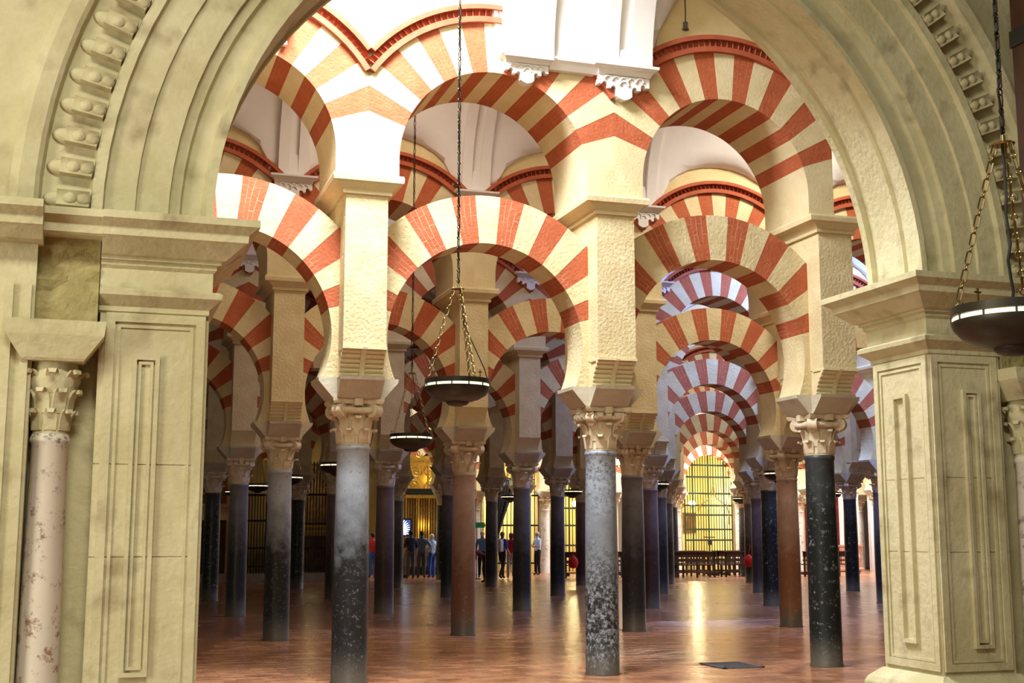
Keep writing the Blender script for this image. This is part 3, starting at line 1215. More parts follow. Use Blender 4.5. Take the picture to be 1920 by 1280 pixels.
def frame_y(mb, x0, x1, z0, z1, w, y, d):
    """raised rectangular moulding on a face that looks toward -y"""
    for (a, b, c, e) in ((x0, x1, z1 - w, z1), (x0, x1, z0, z0 + w), (x0, x0 + w, z0 + w, z1 - w), (x1 - w, x1, z0 + w, z1 - w)):
        mb.box(a, b, y - d, y + 0.01, c, e)


def frame_x(mb, y0, y1, z0, z1, w, x, d):
    for (a, b, c, e) in ((y0, y1, z1 - w, z1), (y0, y1, z0, z0 + w), (y0, y0 + w, z0 + w, z1 - w), (y1 - w, y1, z0 + w, z1 - w)):
        mb.box(min(x, x + d) - 0.01 * (d > 0), max(x, x + d) + 0.01 * (d < 0), a, b, c, e)


def great_pier(s, word):
    """s=-1 left, +1 right; u is the distance outward from the jamb"""
    def X(u):
        return XC + s * (2.655 + u)

    def xr(u0, u1):
        a, b = X(u0), X(u1)
        return (min(a, b), max(a, b))
    t = thing('great_pier', f'cream stone panelled pier carrying the great arch at the {word}', 'pier', (X(0.35), YF, 0))
    t.location = (0, 0, 0)
    mb = MB()
    a, b = xr(0, 0.63)
    mb.box(a + 0.01, b - 0.01, YF + 0.01, YB - 0.01, 0.52, 3.06)
    a2, b2 = xr(0.60, 4.2)
    mb.box(a2, b2, YF + 0.13, YB, 0.0, 3.6)
    body = mb.build('pilaster', 'fore_stone', t)
    for (za, zb_) in ((0.52, 1.456), (1.461, 2.007), (2.012, 3.06)):
        mb = MB()
        mb.box(a, b, YF, YB, za, zb_)
        mb.build('stone_block', 'fore_stone', body)
    # plinth
    mb = MB()
    mb.rectstack([(a - 0.12, b + 0.12, YF - 0.12, YB + 0.12, 0), (a - 0.12, b + 0.12, YF - 0.12, YB + 0.12, 0.46), (a - 0.10, b + 0.10, YF - 0.10, YB + 0.10, 0.50), (a - 0.02, b + 0.02, YF - 0.02, YB + 0.02, 0.57)])
    mb.build('plinth', 'fore_stone', t)
    # front panel mouldings
    mb = MB()
    fa, fb = xr(0.0, 0.60)
    frame_y(mb, fa + 0.005, fb - 0.005, 0.60, 2.93, 0.055, YF, 0.018)
    frame_y(mb, fa + 0.075, fb - 0.075, 0.66, 2.86, 0.02, YF, 0.010)
    pa, pb = xr(0.27, 0.43)
    frame_y(mb, pa, pb, 0.76, 2.67, 0.026, YF, 0.03)
    frame_y(mb, pa + 0.036, pb - 0.036, 0.80, 2.635, 0.018, YF, 0.018)
    mb.build('panel_moulding', 'fore_stone', t)
    # jamb mouldings
    mb = MB()
    xj = X(0)
    frame_x(mb, YF + 0.02, YB - 0.02, 0.60, 2.93, 0.055, xj, -s * 0.018)
    frame_x(mb, YF + 0.09, YB - 0.09, 0.66, 2.86, 0.02, xj, -s * 0.010)
    frame_x(mb, YF + 0.28, YB - 0.26, 0.78, 2.66, 0.03, xj, -s * 0.028)
    mb.build('panel_moulding', 'fore_stone', t)
    # entablature
    prof = [(0.0, 2.93), (0.015, 2.94), (0.015, 2.97), (0.05, 3.0), (0.085, 3.03), (0.09, 3.06), (0.07, 3.075), (0.03, 3.08), (0.03, 3.20), (0.05, 3.22), (0.05, 3.245), (0.075, 3.25), (0.075, 3.27), (0.10, 3.275), (0.13, 3.30), (0.20, 3.36), (0.22, 3.37), (0.225, 3.42), (0.27, 3.45), (0.285, 3.46), (0.285, 3.505)]
    mb = MB()
    # only the inner side and the two faces overhang; outward it runs into the wall
    rings = []
    for o_, z in prof:
        x_in = X(-o_)
        x_out = X(0.64)
        rings.append((min(x_in, x_out), max(x_in, x_out), YF - o_, YB + o_, z))
    mb.rectstack(rings)
    mb.build('entablature', 'fore_stone', t)
    # engaged column, its impost and the broken strip above
    ec = Matrix.Translation((X(0.88), YF + 0.02, 0))
    mb = MB()
    mb.lathe([(0.16, 0), (0.16, 0.05), (0.118, 0.1), (0.115, 1.2), (0.104, 2.12), (0.112, 2.13), (0.116, 2.15), (0.106, 2.17), (0.106, 2.18)], 24)
    o = mb.build('engaged_shaft', 'shaft_marble', t, 40)
    o.location = (X(0.88), YF + 0.02, 0)
    mb = MB()
    mb.lathe([(0.10, 2.18), (0.108, 2.30), (0.125, 2.42), (0.16, 2.50), (0.15, 2.55), (0.14, 2.60)], 20)
    for k in range(8):
        st = len(mb.v)
        leaf(mb, k * PI / 4, 2.20, 2.33, 0.102, 0.108, 0.075, 0.03)
        leaf(mb, k * PI / 4 + PI / 8, 2.30, 2.45, 0.108, 0.125, 0.08, 0.035)
        leaf(mb, k * PI / 4, 2.42, 2.56, 0.122, 0.15, 0.08, 0.04)
    o = mb.build('capital', 'fore_stone', t, 50)
    o.location = (X(0.88), YF + 0.02, 0)
    mb = MB()
    c = X(0.88)
    e = 0.12 if s < 0 else 0.0
    mb.rectstack([(c - 0.17, c + 0.17, YF - 0.17, YF + 0.2, 2.60), (c - 0.18, c + 0.18, YF - 0.18, YF + 0.2, 2.615), (c - 0.27, c + 0.28, YF - 0.22, YF + 0.2, 2.75), (c - 0.28, c + 0.29, YF - 0.225, YF + 0.2, 2.835)])
    mb.build('impost_block', 'fore_stone', t)
    mb = MB()
    rnd = random.Random(3 + s)
    q0, q1 = xr(0.645, 1.01)
    nz = 9
    vs, fs = [], []
    for k in range(nz + 1):
        z = 2.83 + 0.62 * k / nz
        for w in range(5):
            x = q0 + (q1 - q0) * w / 4
            jit = rnd.uniform(-0.035, 0.035) if 2 < k < 7 else rnd.uniform(-0.006, 0.006)
            vs.append((x, YF - 0.07 + jit + (0.05 if 3 < k < 7 else 0), z))
    for k in range(nz):
        for w in range(4):
            fs.append((k * 5 + w, k * 5 + w + 1, (k + 1) * 5 + w + 1, (k + 1) * 5 + w))
    mb.add(vs, fs)
    mb.box(q0, q1, YF - 0.02, YF + 0.15, 2.83, 3.45)
    mb.build('broken_strip', 'fore_rough', t)
    # cornice continuing outward over the strip
    mb = MB()
    c0, c1 = xr(0.60, 1.02)
    mb.rectstack([(c0, c1, YF - o_ * 0.9 - 0.01, YB, z) for o_, z in prof if z >= 3.36])
    mb.build('cornice', 'fore_stone', t)
    # second pilaster turning toward the entrance nave
    mb = MB()
    g0, g1 = xr(1.0, 2.4)
    mb.box(g0, g1, YF - 0.12, YB, 0.0, 3.36)
    mb.build('side_pilaster', 'fore_stone', t)
    mb = MB()
    for u in (1.02, 1.12, 1.30):
        h0, h1 = xr(u, u + 0.045)
        mb.box(h0, h1, YF - 0.15, YF - 0.1, 0.6, 3.05)
    mb.build('side_moulding', 'fore_stone', t)
    mb = MB()
    c0, c1 = xr(0.97, 2.5)
    mb.rectstack([(c0 - (0.0 if s > 0 else 0), c1, YF - 0.13 - o_, YB, z) for o_, z in prof if z >= 3.30])
    mb.build('side_cornice', 'fore_stone', t)
    return t


great_pier(-1, 'left with a veined column')
great_pier(1, 'right behind the near lamp')

mb = MB()  # unseen wall, its opening added to go with the left fill light
mb.box(-9.6, -9.2, -20, -12.1, 0, 9)
mb.box(-9.6, -9.2, -9.1, -5.1, 0, 9)
mb.box(-9.6, -9.2, -12.1, -9.1, 5.0, 9)
struct(mb.build('wall_entrance', 'fore_stone'), 'unseen stone wall left of the entrance nave, with an opening added for the fill light', 'wall')

# closing walls of the entrance nave behind and beside the camera are the rest of the hall; a timber post stands at right
t = thing('timber_post', 'dark brown timber post at the upper right edge', 'post', (3.483, -7.11, 0), 0)
mb = MB()
mb.rectstack([(-0.21, 0.21, -0.21, 0.21, 0), (-0.21, 0.21, -0.21, 0.21, 8.6)])
mb.build('shaft', 'post_wood', t)
mb = MB()
mb.box(-0.222, 0.222, -0.222, 0.222, 4.95, 5.07)
mb.build('iron_band', 'iron', t)

# ------------------------------------------------------------------ back wall of chapels
j = 6
YW = SY * 6
a, b = COLS[6]
mb = MB()
for i in range(a, b):
    cx = SX * i + HB
    n = 24
    a0 = math.acos(HB / REL)
    vs = []
    for k in range(n + 1):
        an = a0 + (PI - 2 * a0) * k / n
        vs += [(cx + (REL - 0.01) * math.cos(an), YW - 0.24, ZL + (REL - 0.01) * math.sin(an)), (cx + (REL - 0.01) * math.cos(an), YW - 0.24, 9.0)]
    mb.add(vs, [(2 * k, 2 * k + 1, 2 * k + 3, 2 * k + 2) for k in range(n)])
for i in range(a, b + 1):
    mb.box(SX * i - 0.3, SX * i + 0.3, YW + 0.06, YW + 0.5, 0, 3.3)
struct(mb.build('wall_back', 'cream_smooth'), 'pale back wall with the chapel arches', 'wall')
for i in range(a, b + 1):
    column(i, 6)
for i in range(a, b):
    arches(i, 6, True, False)
    # chapel room
    x0, x1 = SX * i + 0.2, SX * (i + 1) - 0.2
    mb = MB()
    yb = YW + 3.2
    mb.add([(x0, yb, 0), (x1, yb, 0), (x1, yb, 6), (x0, yb, 6)], [(0, 1, 2, 3)])
    mb.add([(x0, YW + 0.3, 0), (x0, yb, 0), (x0, yb, 6), (x0, YW + 0.3, 6)], [(0, 1, 2, 3)])
    mb.add([(x1, YW + 0.3, 0), (x1, yb, 0), (x1, yb, 6), (x1, YW + 0.3, 6)], [(3, 2, 1, 0)])
    mb.add([(x0, YW + 0.3, 5.6), (x1, YW + 0.3, 5.6), (x1, yb, 5.6), (x0, yb, 5.6)], [(0, 1, 2, 3)])
    w = mb.build('wall_chapel', 'chapel_yellow' if i in (4, 5, 7, 8) else ('white_plaster' if i > 8 or i == 6 else 'wall_ochre'))
    struct(w, f'chapel walls behind the {ORD[i - a]} arch of the back wall', 'wall')


def point(name, loc, e, c, r=0.08):
    d = bpy.data.lights.new(name, 'POINT')
    d.energy = e
    d.color = c
    d.shadow_soft_size = r
    o = bpy.data.objects.new(name, d)
    COL.objects.link(o)
    o.location = loc
    return o


def grille(name, label, x0, x1, y, z0, z1, rails, m, nb, arch=None, posts=(), r=0.018):
    t = thing(name, label, 'gate', (x0, y, z0))
    t.location = (0, 0, 0)
    mb = MB()
    for z in rails:
        mb.box(x0, x1, y - 0.03, y + 0.03, z - 0.035, z + 0.035)
    mb.build('rail', m, t)
    bar = None
    for k in range(nb + 1):
        x = x0 + (x1 - x0) * k / nb
        top = z1
        if arch:
            cx, cz, R = arch
            dd = R * R - (x - cx) ** 2
            top = cz + math.sqrt(dd) if dd > 0 else z0
            if dd <= 0:
                continue
        mb = MB()
        mb.cyl((x, y, z0), (x, y, top), r * (1.9 if k in posts else 1), 6)
        mb.build('bar', m, t)
    return t


# lit chapel gate at the end of the vista
gx = SX * 7 + HB
g = grille('chapel_gate', 'tall green iron chapel gate under the bright arch at the vista end', gx - 1.1, gx + 1.1, YW - 0.05, 0.05, 4.9, [0.4, 1.3, 1.75, 2.35, 2.75, 3.25, 3.95, 4.45], 'green_iron', 18, (gx, ZL, 1.15), (0, 3, 9, 15, 18))
mb = MB()
mb.cyl((gx - 0.3, YW - 0.1, 1.42), (gx + 0.25, YW - 0.1, 1.42), 0.02, 6)
mb.box(gx - 0.08, gx + 0.08, YW - 0.13, YW - 0.06, 1.1, 1.3)
mb.build('lock', 'iron', g)
grille('chapel_gate', 'green iron gate of the lit chapel behind the guard', SX * 5 + 0.3, SX * 6 - 0.3, YW - 0.05, 0.05, 4.0, [0.4, 1.1, 1.9, 2.6, 3.1, 3.7], 'green_iron', 16, None, (0, 5, 8, 11, 16))
grille('chapel_gate', 'green iron chapel gate beside the warm brown column', SX * 8 + 0.3, SX * 9 - 0.3, YW - 0.05, 0.05, 4.0, [0.4, 1.1, 1.9, 2.6, 3.1, 3.7], 'green_iron', 16)
grille('chapel_gate', 'dark iron gate left of the guard', SX * 4 + 0.3, SX * 5 - 0.3, YW - 0.05, 0.05, 4.0, [0.4, 1.9, 3.1], 'iron', 14)
grille('chapel_gate', 'crimson barred gate at the far right', SX * 9 + 0.3, SX * 10 - 0.3, YW - 0.05, 0.05, 4.2, [0.3, 0.9, 1.5, 2.1, 2.7, 3.3, 3.9], 'red_gate', 16, None, (), 0.03)
mb = MB()
mb.box(SX * 9 + 0.3, SX * 10 - 0.3, YW + 0.1, YW + 0.16, 0.02, 4.2)
tag(mb.build('gate_curtain', 'red_gate'), 'dark crimson curtain panel behind the barred gate', 'curtain')


def wall_lamp(x, y, z, label, e):
    t = thing('chapel_lamp', label, 'lamp', (x, y, z))
    mb = MB()
    mb.sphere((0, 0, 0), 0.13, 8)
    mb.build('bulb', 'bulb', t, 60)
    mb = MB()
    mb.tube([(0, 0.12, -0.25), (0, 0.08, -0.2), (0, 0, -0.12)], 0.02, 6)
    mb.lathe([(0.03, -0.16), (0.09, -0.14), (0.10, -0.11)], 10)
    mb.build('bracket', 'brass', t)
    point('chapel_lamp_light', (x, y - 0.3, z), e, (1.0, 0.82, 0.46), 0.15)


wall_lamp(21.75, YW + 0.9, 2.85, 'glowing yellow lamp inside the chapel at the vista end', 260)
wall_lamp(16.35, YW + 0.9, 2.80, 'glowing yellow lamp in the chapel right of the guard', 200)
wall_lamp(13.6, YW + 2.2, 2.9, 'yellow lamp in the chapel left of the guard', 90)
wall_lamp(25.6, YW + 1.6, 2.9, 'yellow lamp in the chapel right of the vista', 110)
# crucifix figure and altar in the vista chapel
t = thing('altar_statue', 'small wooden statue on a bracket inside the vista chapel', 'statue', (gx - 0.05, YW + 2.9, 2.9))
mb = MB()
mb.lathe([(0.16, 0), (0.2, 0.1), (0.17, 0.5), (0.2, 0.75), (0.1, 0.95), (0.06, 1.0)], 12)
mb.sphere((0, 0, 1.12), 0.12, 7)
mb.build('robed_figure', 'dark_wood', t, 50)
mb = MB()
mb.rectstack([(-0.12, 0.12, -0.12, 0.12, -0.3), (-0.3, 0.3, -0.25, 0.25, -0.05), (-0.32, 0.32, -0.27, 0.27, 0)])
mb.build('bracket', 'painting_dark', t)
mb = MB()
mb.box(gx + 0.0, gx + 0.95, YW + 3.1, YW + 3.18, 1.6, 2.5)
tag(mb.build('chapel_painting', 'painting_dark'), 'dark panel painting on the vista chapel wall', 'painting')
t = thing('standing_lamp', 'curved wrought bracket lamp in front of the vista chapel gate', 'lamp', (gx - 0.05, YW - 0.6, 0))
mb = MB()
for s_ in (-1, 1):
    mb.tube([(0, 0, 3.6), (s_ * 0.1, 0, 3.1), (s_ * 0.35, 0, 2.9), (s_ * 0.62, 0, 2.75), (s_ * 0.72, 0, 2.4), (s_ * 0.7, 0, 1.95)], 0.022, 6)
mb.build('arm', 'brass', t)
mb = MB()
mb.cyl((0, 0, 3.6), (0, 0, 9.0), 0.012, 5)
mb.build('hanging_rod', 'iron', t)

# gilded screen chapel
x0, x1 = 8.55, 11.35
t = thing('gilded_screen', 'gilded iron chapel screen with scrollwork beyond the visitors', 'screen', (0, 0, 0))
y = YW - 1.35
for z_ in (4.28, 2.92, 1.02):
    mb = MB()
    mb.box(x0, x1, y - 0.06, y + 0.06, z_, z_ + 0.12)
    mb.build('gold_rail', 'gold', t)
mb = MB()
mb.box(x0, x1, y - 0.05, y + 0.05, 3.02, 3.28)
mb.build('frieze', 'iron', t)
for k in range(29):
    mb = MB()
    x = x0 + (x1 - x0) * k / 28
    mb.cyl((x, y, 0.0), (x, y, 2.92), 0.018, 6)
    mb.build('bar', 'iron', t)
for k in (0, 1, 9, 18, 27, 28):
    mb = MB()
    x = x0 + (x1 - x0) * k / 28
    mb.cyl((x, y, 3.02), (x, y, 4.28), 0.045, 8)
    mb.build('gold_post', 'gold', t, 40)


def spiral(mb, cx, y, cz, r, turns, s, r0=0.02, start=0.0):
    pts = []
    n = int(18 * turns)
    for k in range(n + 1):
        a = start + s * 2 * PI * turns * k / n
        rr = r * (1 - 0.85 * k / n)
        pts.append((cx + rr * math.cos(a), y, cz + rr * math.sin(a)))
    mb.tube(pts, r0, 5)


for k in range(5):
    mb = MB()
    cx = x0 + 0.42 + k * 0.5
    s_ = 1 if k % 2 else -1
    spiral(mb, cx, y, 3.95, 0.24, 1.6, s_, 0.026)
    spiral(mb, cx + 0.1 * s_, y, 3.45, 0.18, 1.4, -s_, 0.024)
    mb.tube([(cx - 0.25 * s_, y, 3.05), (cx - 0.15 * s_, y, 3.4), (cx + 0.12 * s_, y, 3.8), (cx + 0.25 * s_, y, 4.2)], 0.03, 6)
    mb.build('scroll', 'gold', t, 50)
for k in range(4):
    mb = MB()
    spiral(mb, x0 + 0.5 + k * 0.6, y, 4.62, 0.17, 1.3, 1 if k % 2 else -1, 0.024)
    mb.build('crest_scroll', 'gold', t, 50)
# gilded altarpiece behind it
t = thing('altarpiece', 'gilded altarpiece glowing behind the iron screen', 'altarpiece', (0, 0, 0))
ya = YW - 0.35
mb = MB()
mb.box(x0, x1, ya, ya + 0.2, 0.4, 4.6)
mb.build('backing', 'gold', t)
for k in range(6):
    mb = MB()
    x = x0 + 0.25 + k * 0.46
    mb.lathe([(0.09, 1.35), (0.07, 1.45), (0.065, 2.9), (0.10, 3.0), (0.11, 3.1)], 12, (x, ya - 0.12, 0))
    mb.build('altar_column', 'gold', t, 40)
mb = MB()
mb.box(x0, x1, ya - 0.28, ya, 1.2, 1.35)
mb.box(x0, x1, ya - 0.24, ya, 3.1, 3.25)
mb.build('altar_shelf', 'gold', t)
mb = MB()
mb.box(x0, x1, ya - 0.22, ya, 0.3, 1.2)
mb.build('altar_front', 'painting_dark', t)
point('altar_light', (9.9, YW - 0.85, 3.7), 11, (1.0, 0.74, 0.3), 0.1)
point('altar_light', (9.6, YW - 0.85, 1.9), 8, (1.0, 0.74, 0.3), 0.1)

# left chapels on a raised step
mb = MB()
mb.box(-6, 6.0, 28.9, 36, 0, 0.27)
struct(mb.build('trim_1', 'step_stone'), 'low stone step before the dark chapels at left', 'step')
mb = MB()
mb.box(-6, 6.1, 32.0, 32.2, 0.27, 8.0)
mb.box(6.0, 6.2, 28.95, 36, 0.0, 8.0)
mb.box(-6, 1.75, 29.35, 29.5, 0.27, 8.0)
struct(mb.build('wall_left', 'wall_ochre'), 'ochre wall of the dark chapels at left', 'wall')
grille('chapel_railing', 'dark iron railing closing the chapel at the far left', 1.9, 3.4, 29.2, 0.27, 2.9, [0.5, 1.1, 2.0, 2.85], 'iron', 16)
grille('chapel_railing', 'dark iron railing before the gold-edged altar', 3.6, 5.85, 29.2, 0.27, 4.0, [0.5, 1.1, 1.9, 2.88], 'iron', 22)
t = thing('side_altar', 'altar with gold edge band behind the iron railing', 'altar', (0, 0, 0))
mb = MB(); mb.box(3.0, 5.9, 30.6, 31.6, 0.27, 1.5); mb.build('table', 'painting_dark', t)
mb = MB(); mb.box(3.0, 5.9, 30.5, 31.65, 1.5, 1.62); mb.build('gold_band', 'gold', t)
t = thing('framed_painting', 'large dark painting in a red-gold frame on the left wall', 'painting', (0.75, 29.3, 0))
mb = MB(); mb.box(-0.75, 0.75, 0, 0.04, 2.5, 4.3); mb.build('canvas', 'painting_dark', t)
mb = MB(); frame_y(mb, -0.8, 0.8, 2.45, 4.35, 0.1, 0.0, 0.06); mb.build('frame', 'pink_marble', t)
t = thing('wooden_door', 'dark wooden double door below the framed painting', 'door', (0.75, 29.33, 0.27))
mb = MB(); mb.box(-0.7, -0.01, -0.05, 0.02, 0, 1.75); mb.build('leaf', 'dark_wood', t)
mb = MB(); mb.box(0.01, 0.7, -0.05, 0.02, 0, 1.75); mb.build('leaf', 'dark_wood', t)
t = thing('framed_painting', 'dim altar painting behind the railing', 'painting', (4.6, 31.95, 0))
mb = MB(); mb.box(-0.9, 0.9, 0, 0.04, 1.9, 3.9); mb.build('canvas', 'painting_dark', t)
mb = MB(); frame_y(mb, -1.0, 1.0, 1.8, 4.0, 0.1, 0.0, 0.06); mb.build('frame', 'gold', t)
point('side_altar_light', (4.6, 30.9, 3.2), 16, (1.0, 0.72, 0.32), 0.1)
point('side_altar_light', (0.6, 28.2, 4.6), 14, (1.0, 0.66, 0.25), 0.1)

# far right: white pilasters on pink bases
for k, (x, y) in enumerate(((27.75, 33.2), (29.6, 33.2), (30.9, 33.2))):
    t = thing('fluted_pilaster', f'white fluted pilaster on a pink carved base, {["left", "middle", "right"][k]} of three at far right', 'pilaster', (x, y, 0))
    mb = MB()
    mb.box(-0.34, 0.34, -0.2, 0.25, 1.1, 6.2)
    for q in range(6):
        xx = -0.29 + q * 0.116
        mb.cyl((xx, -0.2, 1.25), (xx, -0.2, 6.1), 0.032, 6)
    mb.build('shaft', 'white_plaster', t)
    mb = MB()
    mb.rectstack([(-0.44, 0.44, -0.3, 0.3, 0), (-0.44, 0.44, -0.3, 0.3, 0.12), (-0.38, 0.38, -0.25, 0.25, 0.16), (-0.38, 0.38, -0.25, 0.25, 0.98), (-0.43, 0.43, -0.3, 0.3, 1.03), (-0.43, 0.43, -0.3, 0.3, 1.1)])
    mb.build('base', 'pink_marble', t)
    mb = MB()
    spiral(mb, 0, -0.26, 0.58, 0.26, 1.8, 1, 0.035)
    mb.build('carved_scroll', 'white_plaster', t, 50)
mb = MB()
mb.box(29, 34, 33.52, 33.7, 0, 8)
struct(mb.build('wall_right', 'white_plaster'), 'bright white wall at the far right', 'wall')

mb = MB()
mb.box(34, 34.2, 10, 36, 0, 8)
struct(mb.build('wall_right', 'white_plaster'), 'white end wall beyond the far right pilasters', 'wall')

# curtain
t = thing('dark_curtain', 'dark tied-back curtain in the chapel arch left of the guard', 'curtain', (12.6, YW - 0.5, 0))
mb = MB()
pts0, pts1 = [], []
for k in range(13):
    z = 0.1 + 3.6 * k / 12
    w = 0.35 + 0.9 * max(0, (k - 3) / 9) ** 1.3
    for q in range(15):
        u = q / 14
        pts0.append((-0.45 + w * u, 0.05 * math.sin(u * 34) , z))
mb.add(pts0, [(k * 15 + q, k * 15 + q + 1, (k + 1) * 15 + q + 1, (k + 1) * 15 + q) for k in range(12) for q in range(14)])
c_ = mb.build('cloth', 'black_plastic', t, 60)
so = c_.modifiers.new('thick', 'SOLIDIFY'); so.thickness = 0.02
mb = MB()
mb.cyl((-0.6, 0, 3.75), (1.2, 0, 3.75), 0.025, 6)
mb.build('rod', 'iron', t)


# ------------------------------------------------------------------ hanging lamps
def chain_links(p, q, pitch=0.05):
    p, q = Vector(p), Vector(q)
    d = q - p
    n = max(2, int(d.length / pitch))
    return [(p + d * ((k + 0.5) / n), d.normalized(), k) for k in range(n)]


def link_mesh(kind, r=0.0045):
    mb = MB()
    if kind == 0:
        pts = [(0.016 * math.cos(a * PI / 5), 0, 0.016 * math.sin(a * PI / 5)) for a in range(10)]
    else:
        pts = []
        for k in range(10):
            a = k * 2 * PI / 10 + PI / 10
            pts.append((0, 0.012 * math.cos(a), 0.012 * math.sin(a) + math.copysign(0.022, math.sin(a))))
    mb.tube(pts, r, 5, True)
    return mb


def orient(d, twist=0):
    return d.to_track_quat('Z', 'Y').to_matrix().to_4x4() @ Matrix.Rotation(twist, 4, 'Z')


LINKM = [link_mesh(0).mesh('chain_link', 'brass', 60), link_mesh(1).mesh('chain_link', 'brass', 60)]
LINKI = [link_mesh(0).mesh('chain_link', 'chain_iron', 60), link_mesh(1).mesh('chain_link', 'chain_iron', 60)]


def lamp_meshes():
    out = []
    mb = MB()
    mb.lathe([(0.278, 0.0), (0.297, 0.0), (0.297, -0.042), (0.288, -0.044), (0.276, -0.044), (0.276, 0.0)], 40)
    out.append(('rim', mb.mesh('rim', 'bronze_dark', 40)))
    mb = MB()
    mb.lathe([(0.283, -0.044), (0.289, -0.048), (0.289, -0.064), (0.283, -0.068)], 40)
    out.append(('glowing_band', mb.mesh('glowing_band', 'lamp_glow', 40)))
    mb = MB()
    for k in range(12):
        a = k * PI / 6 + 0.2
        mb.cyl((0.291 * math.cos(a), 0.291 * math.sin(a), -0.072), (0.291 * math.cos(a), 0.291 * math.sin(a), -0.038), 0.006, 5)
    mb.lathe([(0.286, -0.069), (0.293, -0.069), (0.293, -0.073), (0.286, -0.073)], 40)
    out.append(('band_studs', mb.mesh('band_studs', 'iron')))
    mb = MB()
    mb.lathe([(0.28, -0.066), (0.295, -0.068), (0.295, -0.078), (0.285, -0.105), (0.25, -0.145), (0.19, -0.178), (0.13, -0.197), (0.105, -0.202), (0.102, -0.212), (0.085, -0.228), (0.05, -0.238), (0.01, -0.24)], 40)
    out.append(('bowl', mb.mesh('bowl', 'bronze_dark', 35)))
    mb = MB()
    mb.lathe([(0.01, 0.828), (0.05, 0.826), (0.058, 0.835), (0.04, 0.843), (0.012, 0.85), (0.01, 0.88)], 16)
    out.append(('chain_plate', mb.mesh('chain_plate', 'brass', 40)))
    mb = MB()
    mb.box(-0.004, 0.004, -0.004, 0.004, 0, 0.065)
    mb.box(-0.018, 0.018, -0.004, 0.004, 0.040, 0.049)
    out.append(('cross', mb.mesh('cross', 'brass')))
    return out


LAMP = lamp_meshes()
A4 = [0.45, 0.45 + 2 * PI / 3, 0.45 + 4 * PI / 3]
CH3 = []
for a in A4:
    ch = MB()
    for c, d, k in chain_links((0.272 * math.cos(a), 0.272 * math.sin(a), 0), (0.04 * math.cos(a), 0.04 * math.sin(a), 0.83), 0.046):
        st = len(ch.v)
        src = link_mesh(k % 2)
        ch.add(src.v, src.f)
        ch.xform(Matrix.Translation(c) @ orient(d, 0), st)
    CH3.append(ch.mesh('suspension_chain', 'brass', 60))
ch = MB()
for c, d, k in chain_links((0, 0, 0.88), (0, 0, 6.58), 0.05):
    st = len(ch.v)
    src = link_mesh(k % 2)
    ch.add(src.v, src.f)
    ch.xform(Matrix.Translation(c) @ orient(d, 0), st)
CH1 = ch.mesh('main_chain', 'chain_iron', 60)
cb = MB()
cb.tube([(0.012 + 0.008 * math.sin(k * 1.7), 0.012 + 0.006 * math.cos(k * 2.3), 0.85 + 5.7 * k / 40) for k in range(41)], 0.006, 5)
cb.tube([(0.03, 0.0, 0.83), (0.05, -0.03, 0.5), (0.18, -0.16, 0.1), (0.2, -0.18, 0)], 0.005, 5)
CABLE = cb.mesh('cable', 'cable', 60)


def lamp(x, y, z, label, rz=0.0, single=False):
    t = thing('hanging_lamp', label, 'lamp', (x, y, z), rz, 'bronze dish lamps on chains')
    for n, me in LAMP:
        if n == 'cross':
            for q in range(4):
                a = 0.1 + q * PI / 2
                link('cross', me, t, (0.285 * math.cos(a), 0.285 * math.sin(a), 0), (0, 0, -rz))
        else:
            link(n, me, t)
    if single:
        for a in A4:
            for c, d, k in chain_links((0.272 * math.cos(a), 0.272 * math.sin(a), 0), (0.04 * math.cos(a), 0.04 * math.sin(a), 0.83), 0.046):
                o = link('chain_link', LINKM[k % 2], t)
                o.matrix_local = Matrix.Translation(c) @ orient(d, 0)
        for c, d, k in chain_links((0, 0, 0.88), (0, 0, 3.2), 0.05):
            o = link('chain_link', LINKI[k % 2], t)
            o.matrix_local = Matrix.Translation(c) @ orient(d, 0)
        c2 = MB()
        c2.tube([(0.012 + 0.008 * math.sin(k * 1.7), 0.012 + 0.006 * math.cos(k * 2.3), 0.0 + 3.2 * k / 40) for k in range(41)], 0.008, 6)
        c2.build('cable', 'cable', t, 60)
        m2 = MB()
        m2.cyl((0, 0, 3.2), (0, 0, 6.2), 0.008, 6)
        m2.build('upper_chain', 'chain_iron', t)
    else:
        for me in CH3:
            link('suspension_chain', me, t)
        link('main_chain', CH1, t)
        link('cable', CABLE, t)
    return t


lamp(0.376, -2.92, 2.965, 'bronze dish lamp hanging in front of the first front arch', 0.4)
lamp(1.36, 2.92, 2.925, 'bronze dish lamp seen beyond the first front arch, lower and left of nearest', 0.9)
lamp(1.585, -8.76, 2.70, 'large near bronze dish lamp cut by the right edge', 0.2, True)
NAV = ['third', 'fourth', 'fifth', 'sixth']
for k, y in enumerate((8.76, 14.6, 20.44, 26.28)):
    lamp(1.40, y, 2.85 + 0.02 * k, f'small far bronze dish lamp in the {NAV[k]} nave at left', 0.3 + k)
    lamp(10.35, y, 2.83, f'small far bronze dish lamp in the {NAV[k]} nave at right', 0.7 + k)
    if k > 1:
        lamp(18.9, y, 2.85, f'tiny far bronze dish lamp in the {NAV[k]} nave near the vista gate', 0.7 + k)

